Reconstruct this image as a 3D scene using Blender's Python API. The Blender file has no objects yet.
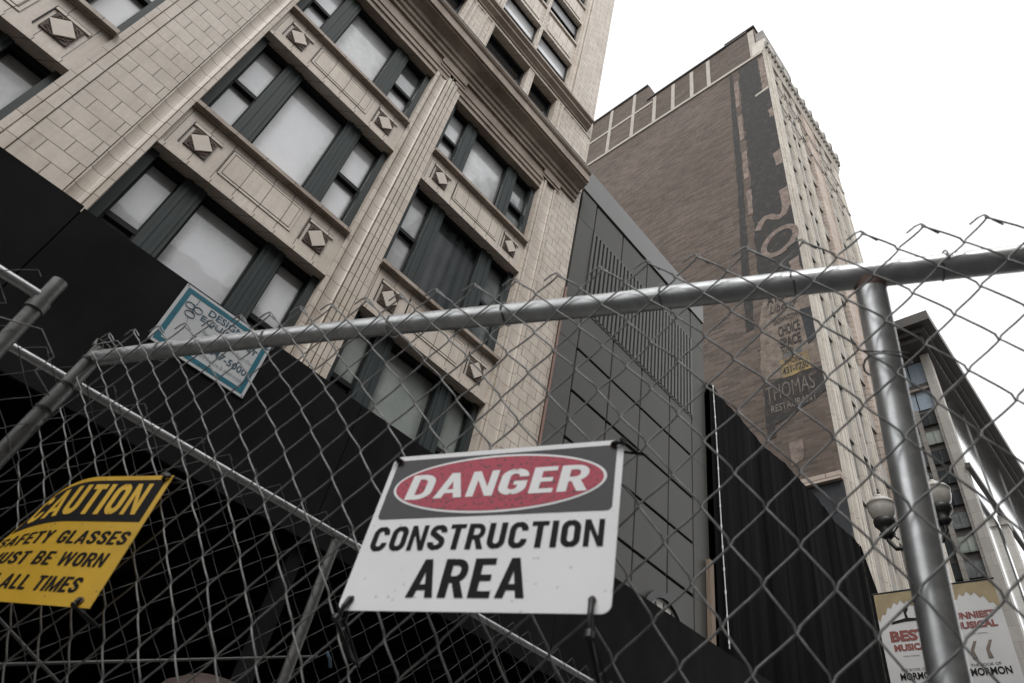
import bpy, bmesh, math, random
from mathutils import Vector, Matrix
random.seed(7)
CZ = 1.6                                    # eye height
scene = bpy.context.scene
COL = scene.collection
R_ = math.radians

# ------------------------------------------------------------------ camera
RM = [[0.6622717119759313, -0.7295882612241456, 0.1705788632873262],
      [0.588125523702238, 0.3651376935245927, -0.7216528480769052],
      [0.46422467393110034, 0.5782520504515901, 0.670909843616931]]
cam = bpy.data.cameras.new("camera")
camo = bpy.data.objects.new("camera", cam)
COL.objects.link(camo)
mw = Matrix.Identity(4)
for r in range(3):
    mw[r][0] = RM[0][r]; mw[r][1] = -RM[1][r]; mw[r][2] = -RM[2][r]
mw[2][3] = CZ
camo.matrix_world = mw
cam.sensor_width = 36; cam.lens = 665.5747 / 1024 * 36
cam.clip_start = .05; cam.clip_end = 2500
cam.dof.use_dof = True; cam.dof.focus_distance = 13.0; cam.dof.aperture_fstop = 7.5
scene.camera = camo

# ------------------------------------------------------------------ materials
MATS = {}
def newmat(name):
    m = bpy.data.materials.new(name); m.use_nodes = True
    MATS[name] = m
    nt = m.node_tree
    return m, nt, nt.nodes['Principled BSDF']
def N(nt, t, **kw):
    n = nt.nodes.new(t)
    for k, v in kw.items():
        if k in n.inputs.keys(): n.inputs[k].default_value = v
        else: setattr(n, k, v)
    return n
def L(nt, a, b): nt.links.new(a, b)
def rgba(c, a=1): return (c[0], c[1], c[2], a)
def coords(nt, scale=(1,1,1), kind='Object'):
    tc = N(nt, 'ShaderNodeTexCoord'); mp = N(nt, 'ShaderNodeMapping')
    mp.inputs['Scale'].default_value = scale
    L(nt, tc.outputs[kind], mp.inputs['Vector']); return mp.outputs['Vector']
def noise(nt, vec, scale, detail=4, rough=.6):
    n = N(nt, 'ShaderNodeTexNoise'); n.inputs['Scale'].default_value = scale
    n.inputs['Detail'].default_value = detail; n.inputs['Roughness'].default_value = rough
    if vec is not None: L(nt, vec, n.inputs['Vector'])
    return n.outputs['Fac']
def ramp(nt, fac, stops):
    r = N(nt, 'ShaderNodeValToRGB'); e = r.color_ramp.elements
    e[0].position, e[0].color = stops[0][0], rgba(stops[0][1])
    e[1].position, e[1].color = stops[-1][0], rgba(stops[-1][1])
    for p, c in stops[1:-1]:
        x = e.new(p); x.color = rgba(c)
    L(nt, fac, r.inputs['Fac']); return r.outputs['Color']
def mix(nt, fac, a, b, mode='MIX'):
    m = N(nt, 'ShaderNodeMix', data_type='RGBA', blend_type=mode)
    for sock, v in ((m.inputs[0], fac), (m.inputs[6], a), (m.inputs[7], b)):
        if hasattr(v, 'is_linked') or hasattr(v, 'links'): L(nt, v, sock)
        elif isinstance(v, (int, float)): sock.default_value = v
        else: sock.default_value = rgba(v)
    return m.outputs[2]
def bump(nt, b, h, strength=.3, dist=.01):
    n = N(nt, 'ShaderNodeBump'); n.inputs['Strength'].default_value = strength
    n.inputs['Distance'].default_value = dist
    L(nt, h, n.inputs['Height']); L(nt, n.outputs['Normal'], b.inputs['Normal'])

def plain(name, col, rough=.6, metal=0, var=.15, nscale=6, bmp=.1, stretch=(1,1,1), spec=None):
    m, nt, b = newmat(name)
    v = coords(nt, stretch)
    f = noise(nt, v, nscale, 6)
    c = ramp(nt, f, [(.3, [x*(1-var) for x in col]), (.7, [min(1, x*(1+var)) for x in col])])
    L(nt, c, b.inputs['Base Color'])
    b.inputs['Roughness'].default_value = rough; b.inputs['Metallic'].default_value = metal
    if spec is not None: b.inputs['Specular IOR Level'].default_value = spec
    if bmp: bump(nt, b, f, bmp)
    return m

def wallvec(nt):
    """x+y along the wall, z up, so joints run on every vertical face"""
    tc = N(nt, 'ShaderNodeNewGeometry'); s = N(nt, 'ShaderNodeSeparateXYZ')
    L(nt, tc.outputs['Position'], s.inputs[0])
    a = N(nt, 'ShaderNodeMath', operation='ADD'); L(nt, s.outputs['X'], a.inputs[0]); L(nt, s.outputs['Y'], a.inputs[1])
    c = N(nt, 'ShaderNodeCombineXYZ'); L(nt, a.outputs[0], c.inputs['X']); L(nt, s.outputs['Z'], c.inputs['Y'])
    return c.outputs[0], tc.outputs['Position']

def brickmat(name, c1, c2, mortar, bw, bh, msize, offset=.5, rough=.55, stain=.35, stainc=(.12,.09,.07), bstr=.5, bias=0, patch=0, streak=1.6, over=None):
    m, nt, b = newmat(name)
    v, pos = wallvec(nt)
    br = N(nt, 'ShaderNodeTexBrick'); br.offset = offset
    br.inputs['Color1'].default_value = rgba(c1); br.inputs['Color2'].default_value = rgba(c2)
    br.inputs['Mortar'].default_value = rgba(mortar); br.inputs['Scale'].default_value = 1
    br.inputs['Mortar Size'].default_value = msize; br.inputs['Mortar Smooth'].default_value = .2
    br.inputs['Bias'].default_value = bias
    br.inputs['Brick Width'].default_value = bw; br.inputs['Row Height'].default_value = bh
    L(nt, v, br.inputs['Vector'])
    f1 = noise(nt, pos, .9, 8, .65)
    s1 = ramp(nt, f1, [(.42, (0,0,0)), (.72, (1,1,1))])
    col = mix(nt, 0.0, br.outputs['Color'], stainc)
    mm = N(nt, 'ShaderNodeMath', operation='MULTIPLY'); mm.inputs[1].default_value = stain
    L(nt, s1, mm.inputs[0])
    col = mix(nt, mm.outputs[0], br.outputs['Color'], stainc)
    # fine grime + vertical streaks
    mp = N(nt, 'ShaderNodeMapping'); mp.inputs['Scale'].default_value = (3, 3, .35); L(nt, pos, mp.inputs['Vector'])
    f2 = noise(nt, mp.outputs['Vector'], streak, 6 if streak > 1 else 2, .7)
    col = mix(nt, 1.0, col, ramp(nt, f2, [(.3, (.84,.83,.81)), (.65, (1.03,1.02,1.0))]), 'MULTIPLY')
    f3 = noise(nt, pos, 14, 4, .6)
    col = mix(nt, 1.0, col, ramp(nt, f3, [(.3, (.93,.92,.91)), (.7, (1.04,1.04,1.03))]), 'MULTIPLY')
    if over:
        oc, lo, hi = over
        fo = noise(nt, pos, 2.3, 9, .72)
        col = mix(nt, ramp(nt, fo, [(lo, (0,0,0)), (hi, (1,1,1))]), col, oc)
    if patch:
        f4 = noise(nt, pos, patch, 3, .5)
        col = mix(nt, 1.0, col, ramp(nt, f4, [(.35, (.86,.82,.78)), (.65, (1.12,1.1,1.1))]), 'MULTIPLY')
    if name.startswith('terracotta'):
        mp2 = N(nt, 'ShaderNodeMapping'); mp2.inputs['Scale'].default_value = (5, 5, .22); L(nt, pos, mp2.inputs['Vector'])
        fs_ = noise(nt, mp2.outputs['Vector'], 1.0, 7, .7)
        col = mix(nt, ramp(nt, fs_, [(.56, (0,0,0)), (.76, (.5,.5,.5))]), col, (.27,.225,.18))
        fc = noise(nt, pos, 5.5, 8, .75)
        col = mix(nt, ramp(nt, fc, [(.66, (0,0,0)), (.72, (.55,.55,.55))]), col, (.24,.17,.12))
    L(nt, col, b.inputs['Base Color']); b.inputs['Roughness'].default_value = rough
    bump(nt, b, br.outputs['Fac'], -bstr, .01)
    return m

brickmat('terracotta', (.565,.50,.44), (.65,.585,.52), (.09,.065,.048), .46, .29, .008, rough=.45, stain=.38, stainc=(.33,.27,.20))
brickmat('terracotta_moulding', (.565,.50,.44), (.66,.595,.53), (.10,.075,.055), 60, .40, .007, rough=.45, stain=.4, stainc=(.32,.24,.17))
brickmat('terracotta_block', (.575,.51,.45), (.66,.595,.53), (.12,.09,.07), .42, 9.0, .008, rough=.45, stain=.3, stainc=(.30,.22,.15))
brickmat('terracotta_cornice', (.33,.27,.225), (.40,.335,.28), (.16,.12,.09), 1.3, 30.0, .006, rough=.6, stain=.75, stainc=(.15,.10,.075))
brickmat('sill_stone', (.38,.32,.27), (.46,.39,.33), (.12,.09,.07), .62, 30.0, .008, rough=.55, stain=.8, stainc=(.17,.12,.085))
brickmat('brown_brick', (.078,.062,.053), (.165,.132,.113), (.118,.099,.087), .8, .17, .014, rough=.9, stain=.45, stainc=(.10,.078,.064), bstr=.3, patch=.12)
brickmat('dark_paint_brick', (.078,.062,.053), (.165,.132,.113), (.118,.099,.087), .8, .17, .014, rough=.9, stain=.45, stainc=(.13,.10,.08), bstr=.3, over=((.034,.033,.032), .14, .50))
brickmat('faded_paint_brick', (.078,.062,.053), (.165,.132,.113), (.118,.099,.087), .8, .17, .014, rough=.9, stain=.45, stainc=(.13,.10,.08), bstr=.3, over=((0.27, 0.21, 0.18), 0.34, 0.62))
brickmat('white_stone', (.52,.49,.44), (.62,.59,.54), (.30,.27,.24), 30.0, 1.86, .02, rough=.7, stain=.45, stainc=(.30,.24,.19), bstr=.0, streak=.25)
brickmat('grey_stone', (.30,.28,.255), (.36,.34,.31), (.2,.19,.17), 30.0, 1.86, .02, rough=.7, stain=.45, stainc=(.18,.15,.12), bstr=.0, streak=.25)
brickmat('pink_stone', (.44,.36,.31), (.54,.46,.40), (.2,.16,.14), 1.4, .5, .03, rough=.7, stain=.3, stainc=(.28,.2,.16), bstr=.1, streak=.4)
brickmat('tower_stone', (.22,.205,.19), (.27,.255,.24), (.12,.11,.1), 2.0, .8, .03, rough=.7, stain=.3, stainc=(.12,.1,.09))
brickmat('pier_stone', (.33,.32,.30), (.40,.39,.37), (.25,.23,.21), 3.0, 1.2, .02, rough=.6, stain=.25, stainc=(.3,.26,.22))
plain('band_paint', (.40,.365,.32), .7, var=.12, nscale=1.5)
plain('diamond_tile', (.58,.51,.44), .5, var=.06, nscale=5)
plain('carving', (.07,.05,.04), .7, var=.5, nscale=22, bmp=.8)
plain('frame_paint', (.030,.038,.038), .5, spec=.3, var=.22, nscale=3, bmp=.05, stretch=(4,4,.4))
plain('sash_paint', (.008,.009,.010), .5, spec=.2, var=.2)
plain('joint_shadow_dark', (.006,.006,.006), .8, var=.1)
plain('room_dark', (.02,.02,.02), .9, var=.2)
plain('grey_panel', (.078,.077,.071), .55, spec=.3, var=.07, nscale=1.2, bmp=.02, stretch=(1,1,.3))
plain('grey_coping', (.125,.127,.122), .4, var=.06, nscale=1.0, bmp=.02)
plain('grey_louvre', (.06,.06,.056), .45, var=.1, nscale=2)
plain('black_ply', (.0115,.0115,.012), .85, var=.45, nscale=2.2, bmp=.12, stretch=(1,1,.6), spec=.08)
plain('black_under', (.003,.003,.003), .95, var=.3, spec=.05)  # near-black colour paints the shade under the shed deck
plain('copper_pipe', (.17,.095,.07), .6, var=.2)
plain('timber', (.20,.15,.11), .8, var=.25, nscale=8, stretch=(6,6,.5))
plain('cable_white', (.7,.7,.7), .6, var=.1)
plain('bronze', (.055,.049,.044), .5, var=.15, nscale=1)
plain('bronze_light', (.24,.2,.17), .5, var=.15, nscale=1)
plain('black_iron', (.012,.013,.012), .45, var=.2)
plain('tie_black', (.008,.008,.008), .4, var=.1)
plain('tie_blue', (.05,.085,.12), .5, var=.3, nscale=40)
plain('dome_brown', (.045,.026,.02), .7, var=.3)
plain('rust_steel', (.16,.10,.08), .7, var=.4, nscale=30)
plain('asphalt', (.05,.05,.052), .85, var=.25, nscale=3, bmp=.3)
plain('concrete', (.15,.145,.135), .85, var=.15, nscale=2, bmp=.15)
plain('line_paint', (.75,.75,.72), .7, var=.1)
plain('clock_face', (.36,.35,.31), .4, var=.06)
brickmat('paint_ghost_white', (.078,.062,.053), (.165,.132,.113), (.118,.099,.087), .8, .17, .014, rough=.9, stain=.45, stainc=(.13,.10,.08), bstr=.3, over=((0.20, 0.18, 0.16), 0.36, 0.60))
brickmat('paint_ghost_black', (.078,.062,.053), (.165,.132,.113), (.118,.099,.087), .8, .17, .014, rough=.9, stain=.45, stainc=(.13,.10,.08), bstr=.3, over=((0.035, 0.032, 0.03), 0.24, 0.50))
brickmat('paint_yellow', (.078,.062,.053), (.165,.132,.113), (.118,.099,.087), .8, .17, .014, rough=.9, stain=.45, stainc=(.13,.10,.08), bstr=.3, over=((0.34, 0.25, 0.11), 0.34, 0.58))
brickmat('paint_blueblack', (.078,.062,.053), (.165,.132,.113), (.118,.099,.087), .8, .17, .014, rough=.9, stain=.45, stainc=(.13,.10,.08), bstr=.3, over=((0.032, 0.034, 0.038), 0.3, 0.45))
brickmat('paint_pale', (.078,.062,.053), (.165,.132,.113), (.118,.099,.087), .8, .17, .014, rough=.9, stain=.45, stainc=(.13,.10,.08), bstr=.3, over=((0.25, 0.205, 0.17), 0.34, 0.62))
brickmat('red_ghost', (.078,.062,.053), (.165,.132,.113), (.118,.099,.087), .8, .17, .014, rough=.9, stain=.45, stainc=(.13,.10,.08), bstr=.3, over=((0.16, 0.1, 0.08), 0.45, 0.65))
plain('opp_wall', (.22,.22,.23), .7, var=.1, nscale=.5)
plain('opp_window', (.03,.04,.055), .15, var=.2)

def glassmat(name, col, rough=.06, mottled=.0, spec=.6, dark=None, ns=1.1):
    m, nt, b = newmat(name)
    v = coords(nt)
    f = noise(nt, v, ns, 7, .7)
    lo = dark or [x*(1-mottled) for x in col]
    base = ramp(nt, f, [(.32, lo), (.62, col)])
    # grime gathered along the edges of the pane
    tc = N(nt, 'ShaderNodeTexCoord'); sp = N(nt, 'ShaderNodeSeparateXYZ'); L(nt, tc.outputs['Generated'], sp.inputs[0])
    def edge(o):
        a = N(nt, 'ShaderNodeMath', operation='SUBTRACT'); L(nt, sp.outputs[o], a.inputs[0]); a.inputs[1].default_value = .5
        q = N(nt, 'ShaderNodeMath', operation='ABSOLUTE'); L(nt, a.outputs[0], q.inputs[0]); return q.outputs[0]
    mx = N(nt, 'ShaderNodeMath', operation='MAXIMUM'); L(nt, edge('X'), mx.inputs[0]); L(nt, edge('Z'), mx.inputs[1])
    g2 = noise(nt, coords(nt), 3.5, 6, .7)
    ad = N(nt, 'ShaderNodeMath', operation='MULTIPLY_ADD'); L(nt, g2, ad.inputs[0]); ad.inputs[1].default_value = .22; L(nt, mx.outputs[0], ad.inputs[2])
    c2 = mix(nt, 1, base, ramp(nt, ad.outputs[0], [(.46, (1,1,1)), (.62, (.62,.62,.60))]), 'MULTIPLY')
    L(nt, c2, b.inputs['Base Color'])
    b.inputs['Roughness'].default_value = rough
    b.inputs['Specular IOR Level'].default_value = spec
    b.inputs['Coat Weight'].default_value = 1.0; b.inputs['Coat IOR'].default_value = 1.6
    bn = N(nt, 'ShaderNodeBump'); bn.inputs['Strength'].default_value = .12; bn.inputs['Distance'].default_value = .02
    L(nt, noise(nt, v, 1.8, 2, .4), bn.inputs['Height']); L(nt, bn.outputs['Normal'], b.inputs['Coat Normal'])
    b.inputs['Coat Roughness'].default_value = .03
    return m
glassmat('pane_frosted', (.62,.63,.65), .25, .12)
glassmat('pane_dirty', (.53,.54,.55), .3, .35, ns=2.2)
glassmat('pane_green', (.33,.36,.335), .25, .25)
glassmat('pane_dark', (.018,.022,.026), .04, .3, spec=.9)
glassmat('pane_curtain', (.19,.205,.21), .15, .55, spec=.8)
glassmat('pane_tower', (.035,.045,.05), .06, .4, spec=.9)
glassmat('pane_sky_reflection', (.52,.63,.76), .08, .12, spec=.8)  # blue sky reflection painted into the base colour
plain('pane_pale', (.93,.94,.95), .08, metal=1.0, var=.02, nscale=.3, bmp=0)
# dark pane with the opposite tower's streaky reflection painted in
def reflectmat():
    m, nt, b = newmat('pane_reflection')
    v = coords(nt, (1,1,.05))
    w = N(nt, 'ShaderNodeTexWave', wave_type='BANDS', bands_direction='X'); w.inputs['Scale'].default_value = 1.1
    w.inputs['Distortion'].default_value = 5; w.inputs['Detail'].default_value = 4
    L(nt, v, w.inputs['Vector'])
    f = noise(nt, coords(nt, (1,1,.35)), 1.3, 5)
    c = mix(nt, .5, ramp(nt, w.outputs['Fac'], [(.1, (.020,.024,.026)), (.9, (.075,.085,.09))]), ramp(nt, f, [(.35, (.015,.018,.02)), (.7, (.09,.10,.105))]))
    L(nt, c, b.inputs['Base Color']); b.inputs['Roughness'].default_value = .12; b.inputs['Specular IOR Level'].default_value = .9
reflectmat()

def galv():
    m, nt, b = newmat('galvanised')
    v = coords(nt, (1,1,1), 'Object')
    f = noise(nt, v, 28, 6, .7); f2 = noise(nt, v, 5, 4)
    c = ramp(nt, f, [(.3, (.50,.51,.51)), (.7, (.70,.71,.71))])
    L(nt, c, b.inputs['Base Color']); b.inputs['Metallic'].default_value = .88
    L(nt, ramp(nt, f2, [(.3, (.28,)*3), (.7, (.46,)*3)]), b.inputs['Roughness'])
    # patchy zinc spangle and small rust freckles
    vo = N(nt, 'ShaderNodeTexVoronoi'); vo.inputs['Scale'].default_value = 70; L(nt, v, vo.inputs['Vector'])
    sc = N(nt, 'ShaderNodeSeparateColor'); L(nt, vo.outputs['Color'], sc.inputs[0])
    c = mix(nt, 1, c, ramp(nt, sc.outputs[0], [(0, (.86,.86,.87)), (1, (1.0,1.0,1.0))]), 'MULTIPLY')
    fr = noise(nt, v, 17, 8, .75)
    c = mix(nt, ramp(nt, fr, [(.66, (0,0,0)), (.74, (.7,.7,.7))]), c, (.16,.09,.06))
    L(nt, c, b.inputs['Base Color'])
    bump(nt, b, f, .10, .002)
    m, nt, b = newmat('galvanised_dull')
    v = coords(nt); f = noise(nt, v, 20, 5, .7)
    L(nt, ramp(nt, f, [(.3, (.11,.11,.108)), (.7, (.21,.21,.205))]), b.inputs['Base Color'])
    b.inputs['Metallic'].default_value = .7; b.inputs['Roughness'].default_value = .5
    m, nt, b = newmat('fence_wire')
    v = coords(nt); f = noise(nt, v, 60, 4, .7)
    L(nt, ramp(nt, f, [(.3, (.14,.14,.138)), (.7, (.27,.27,.265))]), b.inputs['Base Color'])
    b.inputs['Metallic'].default_value = .6; b.inputs['Roughness'].default_value = .5
    plain('fence_wire_dull', (.10,.10,.098), .6, metal=.5, var=.3, nscale=60, bmp=0)
galv()

def wet(name, col, rough=.35, drops=.5, dcol=None, scale=230, dirt=.06):
    """printed sign sheet with fine rain drops standing on it"""
    m, nt, b = newmat(name)
    v = coords(nt)
    vo = N(nt, 'ShaderNodeTexVoronoi'); vo.inputs['Scale'].default_value = scale; vo.inputs['Randomness'].default_value = 1
    L(nt, v, vo.inputs['Vector'])
    s = N(nt, 'ShaderNodeSeparateColor'); L(nt, vo.outputs['Color'], s.inputs[0])
    mr = N(nt, 'ShaderNodeMath', operation='MULTIPLY'); mr.inputs[1].default_value = .55; L(nt, s.outputs[0], mr.inputs[0])
    lt = N(nt, 'ShaderNodeMath', operation='LESS_THAN'); L(nt, vo.outputs['Distance'], lt.inputs[0]); L(nt, mr.outputs[0], lt.inputs[1])
    gt = N(nt, 'ShaderNodeMath', operation='GREATER_THAN'); gt.inputs[1].default_value = 1-drops; L(nt, s.outputs[1], gt.inputs[0])
    k = N(nt, 'ShaderNodeMath', operation='MULTIPLY'); L(nt, lt.outputs[0], k.inputs[0]); L(nt, gt.outputs[0], k.inputs[1])
    f = noise(nt, v, 9, 5, .6)
    sc = noise(nt, coords(nt, (14,90,1)), 1.2, 5, .7)
    col = mix(nt, ramp(nt, sc, [(.64, (0,0,0)), (.80, (.5,.5,.5))]), col, [x*.62 for x in col])
    base = mix(nt, 1, col, ramp(nt, f, [(.3, (1-dirt,)*3), (.7, (1,)*3)]), 'MULTIPLY')
    c = mix(nt, k.outputs[0], base, dcol or [.2,.15,.05])
    L(nt, c, b.inputs['Base Color']); b.inputs['Roughness'].default_value = rough
    bump(nt, b, k.outputs[0], .25, .001)
wet('sign_white', (.88,.88,.89), .4, .06, (.62,.62,.62))
wet('sign_red', (.44,.018,.055), .3, .8, (.10,.01,.02))
wet('sign_black', (.014,.014,.018), .3, .7, (.010,.010,.012))
wet('sign_yellow', (.72,.43,.030), .4, .05, dirt=.2)
plain('ink_black', (.012,.011,.012), .6, var=.1, spec=.15)
plain('ink_white', (.88,.88,.88), .5, var=.03)
plain('ink_yellow', (.72,.44,.04), .5, var=.08)
plain('ink_teal', (.015,.145,.20), .5, var=.15)
plain('ink_navy', (.04,.10,.14), .5, var=.15)
plain('ink_grey', (.30,.33,.36), .5, var=.15)
plain('ink_red', (.22,.06,.05), .6, var=.1)
plain('ink_gold', (.30,.235,.13), .6, var=.15)
plain('banner_cloth', (.56,.56,.555), .7, var=.06, nscale=3)
plain('trade_board', (.58,.59,.60), .45, var=.05)
def curtain():
    m, nt, b = newmat('black_sheet')
    v = coords(nt, (1,1,.03))
    f = noise(nt, v, 2.2, 6, .65)
    L(nt, ramp(nt, f, [(.3, (.004,.004,.0042)), (.75, (.016,.016,.0165))]), b.inputs['Base Color'])
    b.inputs['Roughness'].default_value = 1; b.inputs['Specular IOR Level'].default_value = 0; bump(nt, b, f, .6, .1)
curtain()
def ply():
    m = MATS['black_ply']; nt = m.node_tree; b = nt.nodes['Principled BSDF']
    old = b.inputs['Base Color'].links[0].from_socket
    v = coords(nt)
    vo = N(nt, 'ShaderNodeTexVoronoi'); vo.inputs['Scale'].default_value = 7; L(nt, v, vo.inputs['Vector'])
    c = mix(nt, ramp(nt, vo.outputs['Distance'], [(.0, (1,1,1)), (.045, (0,0,0))]), old, (.035,.034,.033))
    f = noise(nt, coords(nt, (1.2,1,9)), 1.3, 8, .75)
    c = mix(nt, ramp(nt, f, [(.60, (0,0,0)), (.82, (.7,.7,.7))]), c, (.026,.025,.024))
    L(nt, c, b.inputs['Base Color'])
ply()
def globe():
    m, nt, b = newmat('lamp_globe')
    v = coords(nt); f = noise(nt, v, 8, 4)
    L(nt, ramp(nt, f, [(.3, (.40,.38,.34)), (.7, (.50,.48,.44))]), b.inputs['Base Color'])
    b.inputs['Roughness'].default_value = .25
globe()

# ------------------------------------------------------------------ mesh helpers
class MB:
    def __init__(s): s.v = []; s.f = []; s.smooth = []; s.raw = []
    def add(s, vs, fs, smooth=False):
        s.raw.append((list(vs), list(fs), smooth))
        o = len(s.v); s.v += [tuple(v) for v in vs]; s.f += [tuple(i+o for i in f) for f in fs]
        s.smooth += [smooth]*len(fs); return s
    def box(s, x0, x1, y0, y1, z0, z1):
        vs = [(x0,y0,z0),(x1,y0,z0),(x1,y1,z0),(x0,y1,z0),(x0,y0,z1),(x1,y0,z1),(x1,y1,z1),(x0,y1,z1)]
        return s.add(vs, [(0,3,2,1),(4,5,6,7),(0,1,5,4),(1,2,6,5),(2,3,7,6),(3,0,4,7)])
    def quad(s, a, b, c, d): return s.add([a,b,c,d], [(0,1,2,3)])
    def prism(s, pts, axis, a0, a1, smooth=False):
        """2-D outline pts; axis 'z': (x,y) extruded in z ; axis 'x': (y,z) extruded in x ; axis 'y': (x,z) extruded in y"""
        n = len(pts)
        mk = {'z': lambda p,t:(p[0],p[1],t), 'x': lambda p,t:(t,p[0],p[1]), 'y': lambda p,t:(p[0],t,p[1])}[axis]
        vs = [mk(p,a0) for p in pts]+[mk(p,a1) for p in pts]
        fs = [(i,(i+1)%n,(i+1)%n+n,i+n) for i in range(n)]
        s.add(vs, fs, smooth)
        s.add(vs, [tuple(range(n))[::-1], tuple(range(n,2*n))]); return s
    def tube(s, pts, r, seg=8, caps=True, rr=None):
        pts = [Vector(p) for p in pts]; n = len(pts)
        t0 = (pts[1]-pts[0]).normalized()
        u = t0.orthogonal().normalized(); vs = []
        for i, p in enumerate(pts):
            t = ((pts[min(i+1,n-1)]-p).normalized() if i == 0 else (p-pts[i-1]).normalized() if i == n-1 else ((pts[i+1]-p).normalized()+(p-pts[i-1]).normalized()))
            if t.length < 1e-6: t = (p-pts[i-1])
            t.normalize()
            u = (u - t*u.dot(t))
            if u.length < 1e-4: u = t.orthogonal()
            u.normalize(); w = t.cross(u); q = rr[i] if rr else r
            for k in range(seg):
                a = 2*math.pi*k/seg; vs.append(p+u*(q*math.cos(a))+w*(q*math.sin(a)))
        fs = [(i*seg+k, i*seg+(k+1)%seg, (i+1)*seg+(k+1)%seg, (i+1)*seg+k) for i in range(n-1) for k in range(seg)]
        s.add(vs, fs, True)
        if caps: s.add(vs, [tuple(range(seg))[::-1], tuple(range((n-1)*seg, n*seg))])
        return s
    def lathe(s, prof, c, seg=24, axis=None):
        """prof: list of (r,z) about vertical axis at c"""
        vs = []
        for r, z in prof:
            for k in range(seg):
                a = 2*math.pi*k/seg; vs.append((c[0]+r*math.cos(a), c[1]+r*math.sin(a), c[2]+z))
        n = len(prof)
        fs = [(i*seg+k, i*seg+(k+1)%seg, (i+1)*seg+(k+1)%seg, (i+1)*seg+k) for i in range(n-1) for k in range(seg)]
        return s.add(vs, fs, True)
    def build_each(s, name, mat, parent=None, bevel=0):
        """every box or lathe added becomes an object of its own"""
        out = []
        for vs, fs, sm in s.raw:
            q = MB(); q.add(vs, fs, sm); out.append(q.build(name, mat, parent, bevel))
        return out
    def build(s, name, mat, parent=None, bevel=0):
        me = bpy.data.meshes.new(name)
        off = Vector((0,0,0))
        vs = s.v
        o = bpy.data.objects.new(name, me)
        if parent is not None:
            inv = WM(parent).inverted()
            vs = [inv @ Vector(v) for v in vs]
        else:
            xs = [v[0] for v in vs]; ys = [v[1] for v in vs]; zs = [v[2] for v in vs]
            off = Vector(((min(xs)+max(xs))/2, (min(ys)+max(ys))/2, min(zs)))
            vs = [Vector(v)-off for v in vs]
        me.from_pydata([tuple(v) for v in vs], [], s.f)
        me.polygons.foreach_set('use_smooth', s.smooth)
        me.materials.append(MATS[mat]); me.update()
        o.location = off
        COL.objects.link(o)
        if parent is not None: o.parent = parent
        if bevel:
            b = o.modifiers.new('bevel', 'BEVEL'); b.width = bevel; b.segments = 2; b.limit_method = 'ANGLE'
        return o
def WM(o):
    m = o.matrix_basis.copy(); p = o.parent
    while p is not None: m = p.matrix_basis @ m; p = p.parent
    return m
def tag(o, label, cat, group=None, kind=None):
    if label: o['label'] = label
    if cat: o['category'] = cat
    if group: o['group'] = group
    if kind: o['kind'] = kind
    return o
def thing(name, label, cat, loc=(0,0,0), mat=None, group=None):
    o = bpy.data.objects.new(name, None); o.empty_display_size = .2; COL.objects.link(o)
    if mat is not None: o.matrix_basis = mat
    else: o.location = loc
    return tag(o, label, cat, group)
def structure(name, mb, mat):
    o = mb.build(name, mat); o['kind'] = 'structure'; return o

_tc = {}
def text_geo(txt, bold=0.0, shear=0.0, spacing=1.0):
    key = (txt, bold, shear, spacing)
    if key in _tc: return _tc[key]
    cu = bpy.data.curves.new('t', 'FONT'); cu.body = txt; cu.offset = bold; cu.shear = shear
    cu.space_character = spacing; cu.resolution_u = 3; cu.fill_mode = 'FRONT'
    o = bpy.data.objects.new('t', cu); COL.objects.link(o)
    bpy.context.view_layer.update()
    me = bpy.data.meshes.new_from_object(o.evaluated_get(bpy.context.evaluated_depsgraph_get()))
    vs = [tuple(v.co) for v in me.vertices]; fs = [tuple(p.vertices) for p in me.polygons]
    bpy.data.objects.remove(o); bpy.data.curves.remove(cu); bpy.data.meshes.remove(me)
    _tc[key] = (vs, fs); return _tc[key]
def put_text(mb, txt, fn, u0, u1, v0, v1, bold=.02, shear=0.0, spacing=1.0, d=.0006):
    """fit txt into the box; fn(u, v, d) -> world ; v up. Lettering has the thickness d."""
    vs, fs = text_geo(txt, bold, shear, spacing)
    xs = [v[0] for v in vs]; ys = [v[1] for v in vs]
    a, b, c, e = min(xs), max(xs), min(ys), max(ys)
    P = [((v[0]-a)/(b-a)*(u1-u0)+u0, (v[1]-c)/(e-c)*(v1-v0)+v0) for v in vs]
    mb.add([fn(u, v, d) for u, v in P], fs)
def _strip(path, t, closed=False):
    n = len(path); A = []; B = []
    for i, (x, y) in enumerate(path):
        p = path[(i-1) % n] if (closed or i) else None; q = path[(i+1) % n] if (closed or i < n-1) else None
        d1 = (x-p[0], y-p[1]) if p else None; d2 = (q[0]-x, q[1]-y) if q else None
        def nr(d): l = math.hypot(*d) or 1; return (-d[1]/l, d[0]/l)
        if d1 and d2:
            a, b = nr(d1), nr(d2); m = (a[0]+b[0], a[1]+b[1]); l = math.hypot(*m) or 1; m = (m[0]/l, m[1]/l)
            k = 1/max(.5, m[0]*a[0]+m[1]*a[1])
        else: m = nr(d1 or d2); k = 1
        A.append((x+m[0]*k*t/2, y+m[1]*k*t/2)); B.append((x-m[0]*k*t/2, y-m[1]*k*t/2))
    e = n if closed else n-1
    return [[A[i], A[(i+1)%n], B[(i+1)%n], B[i]] for i in range(e)]
def _arc(cx, cy, rx, ry, a0, a1, n=8): return [(cx+rx*math.cos(math.radians(a0+(a1-a0)*k/n)), cy+ry*math.sin(math.radians(a0+(a1-a0)*k/n))) for k in range(n+1)]
def _rc(x0, x1, y0, y1): return [[(x0,y0),(x1,y0),(x1,y1),(x0,y1)]]
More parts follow.
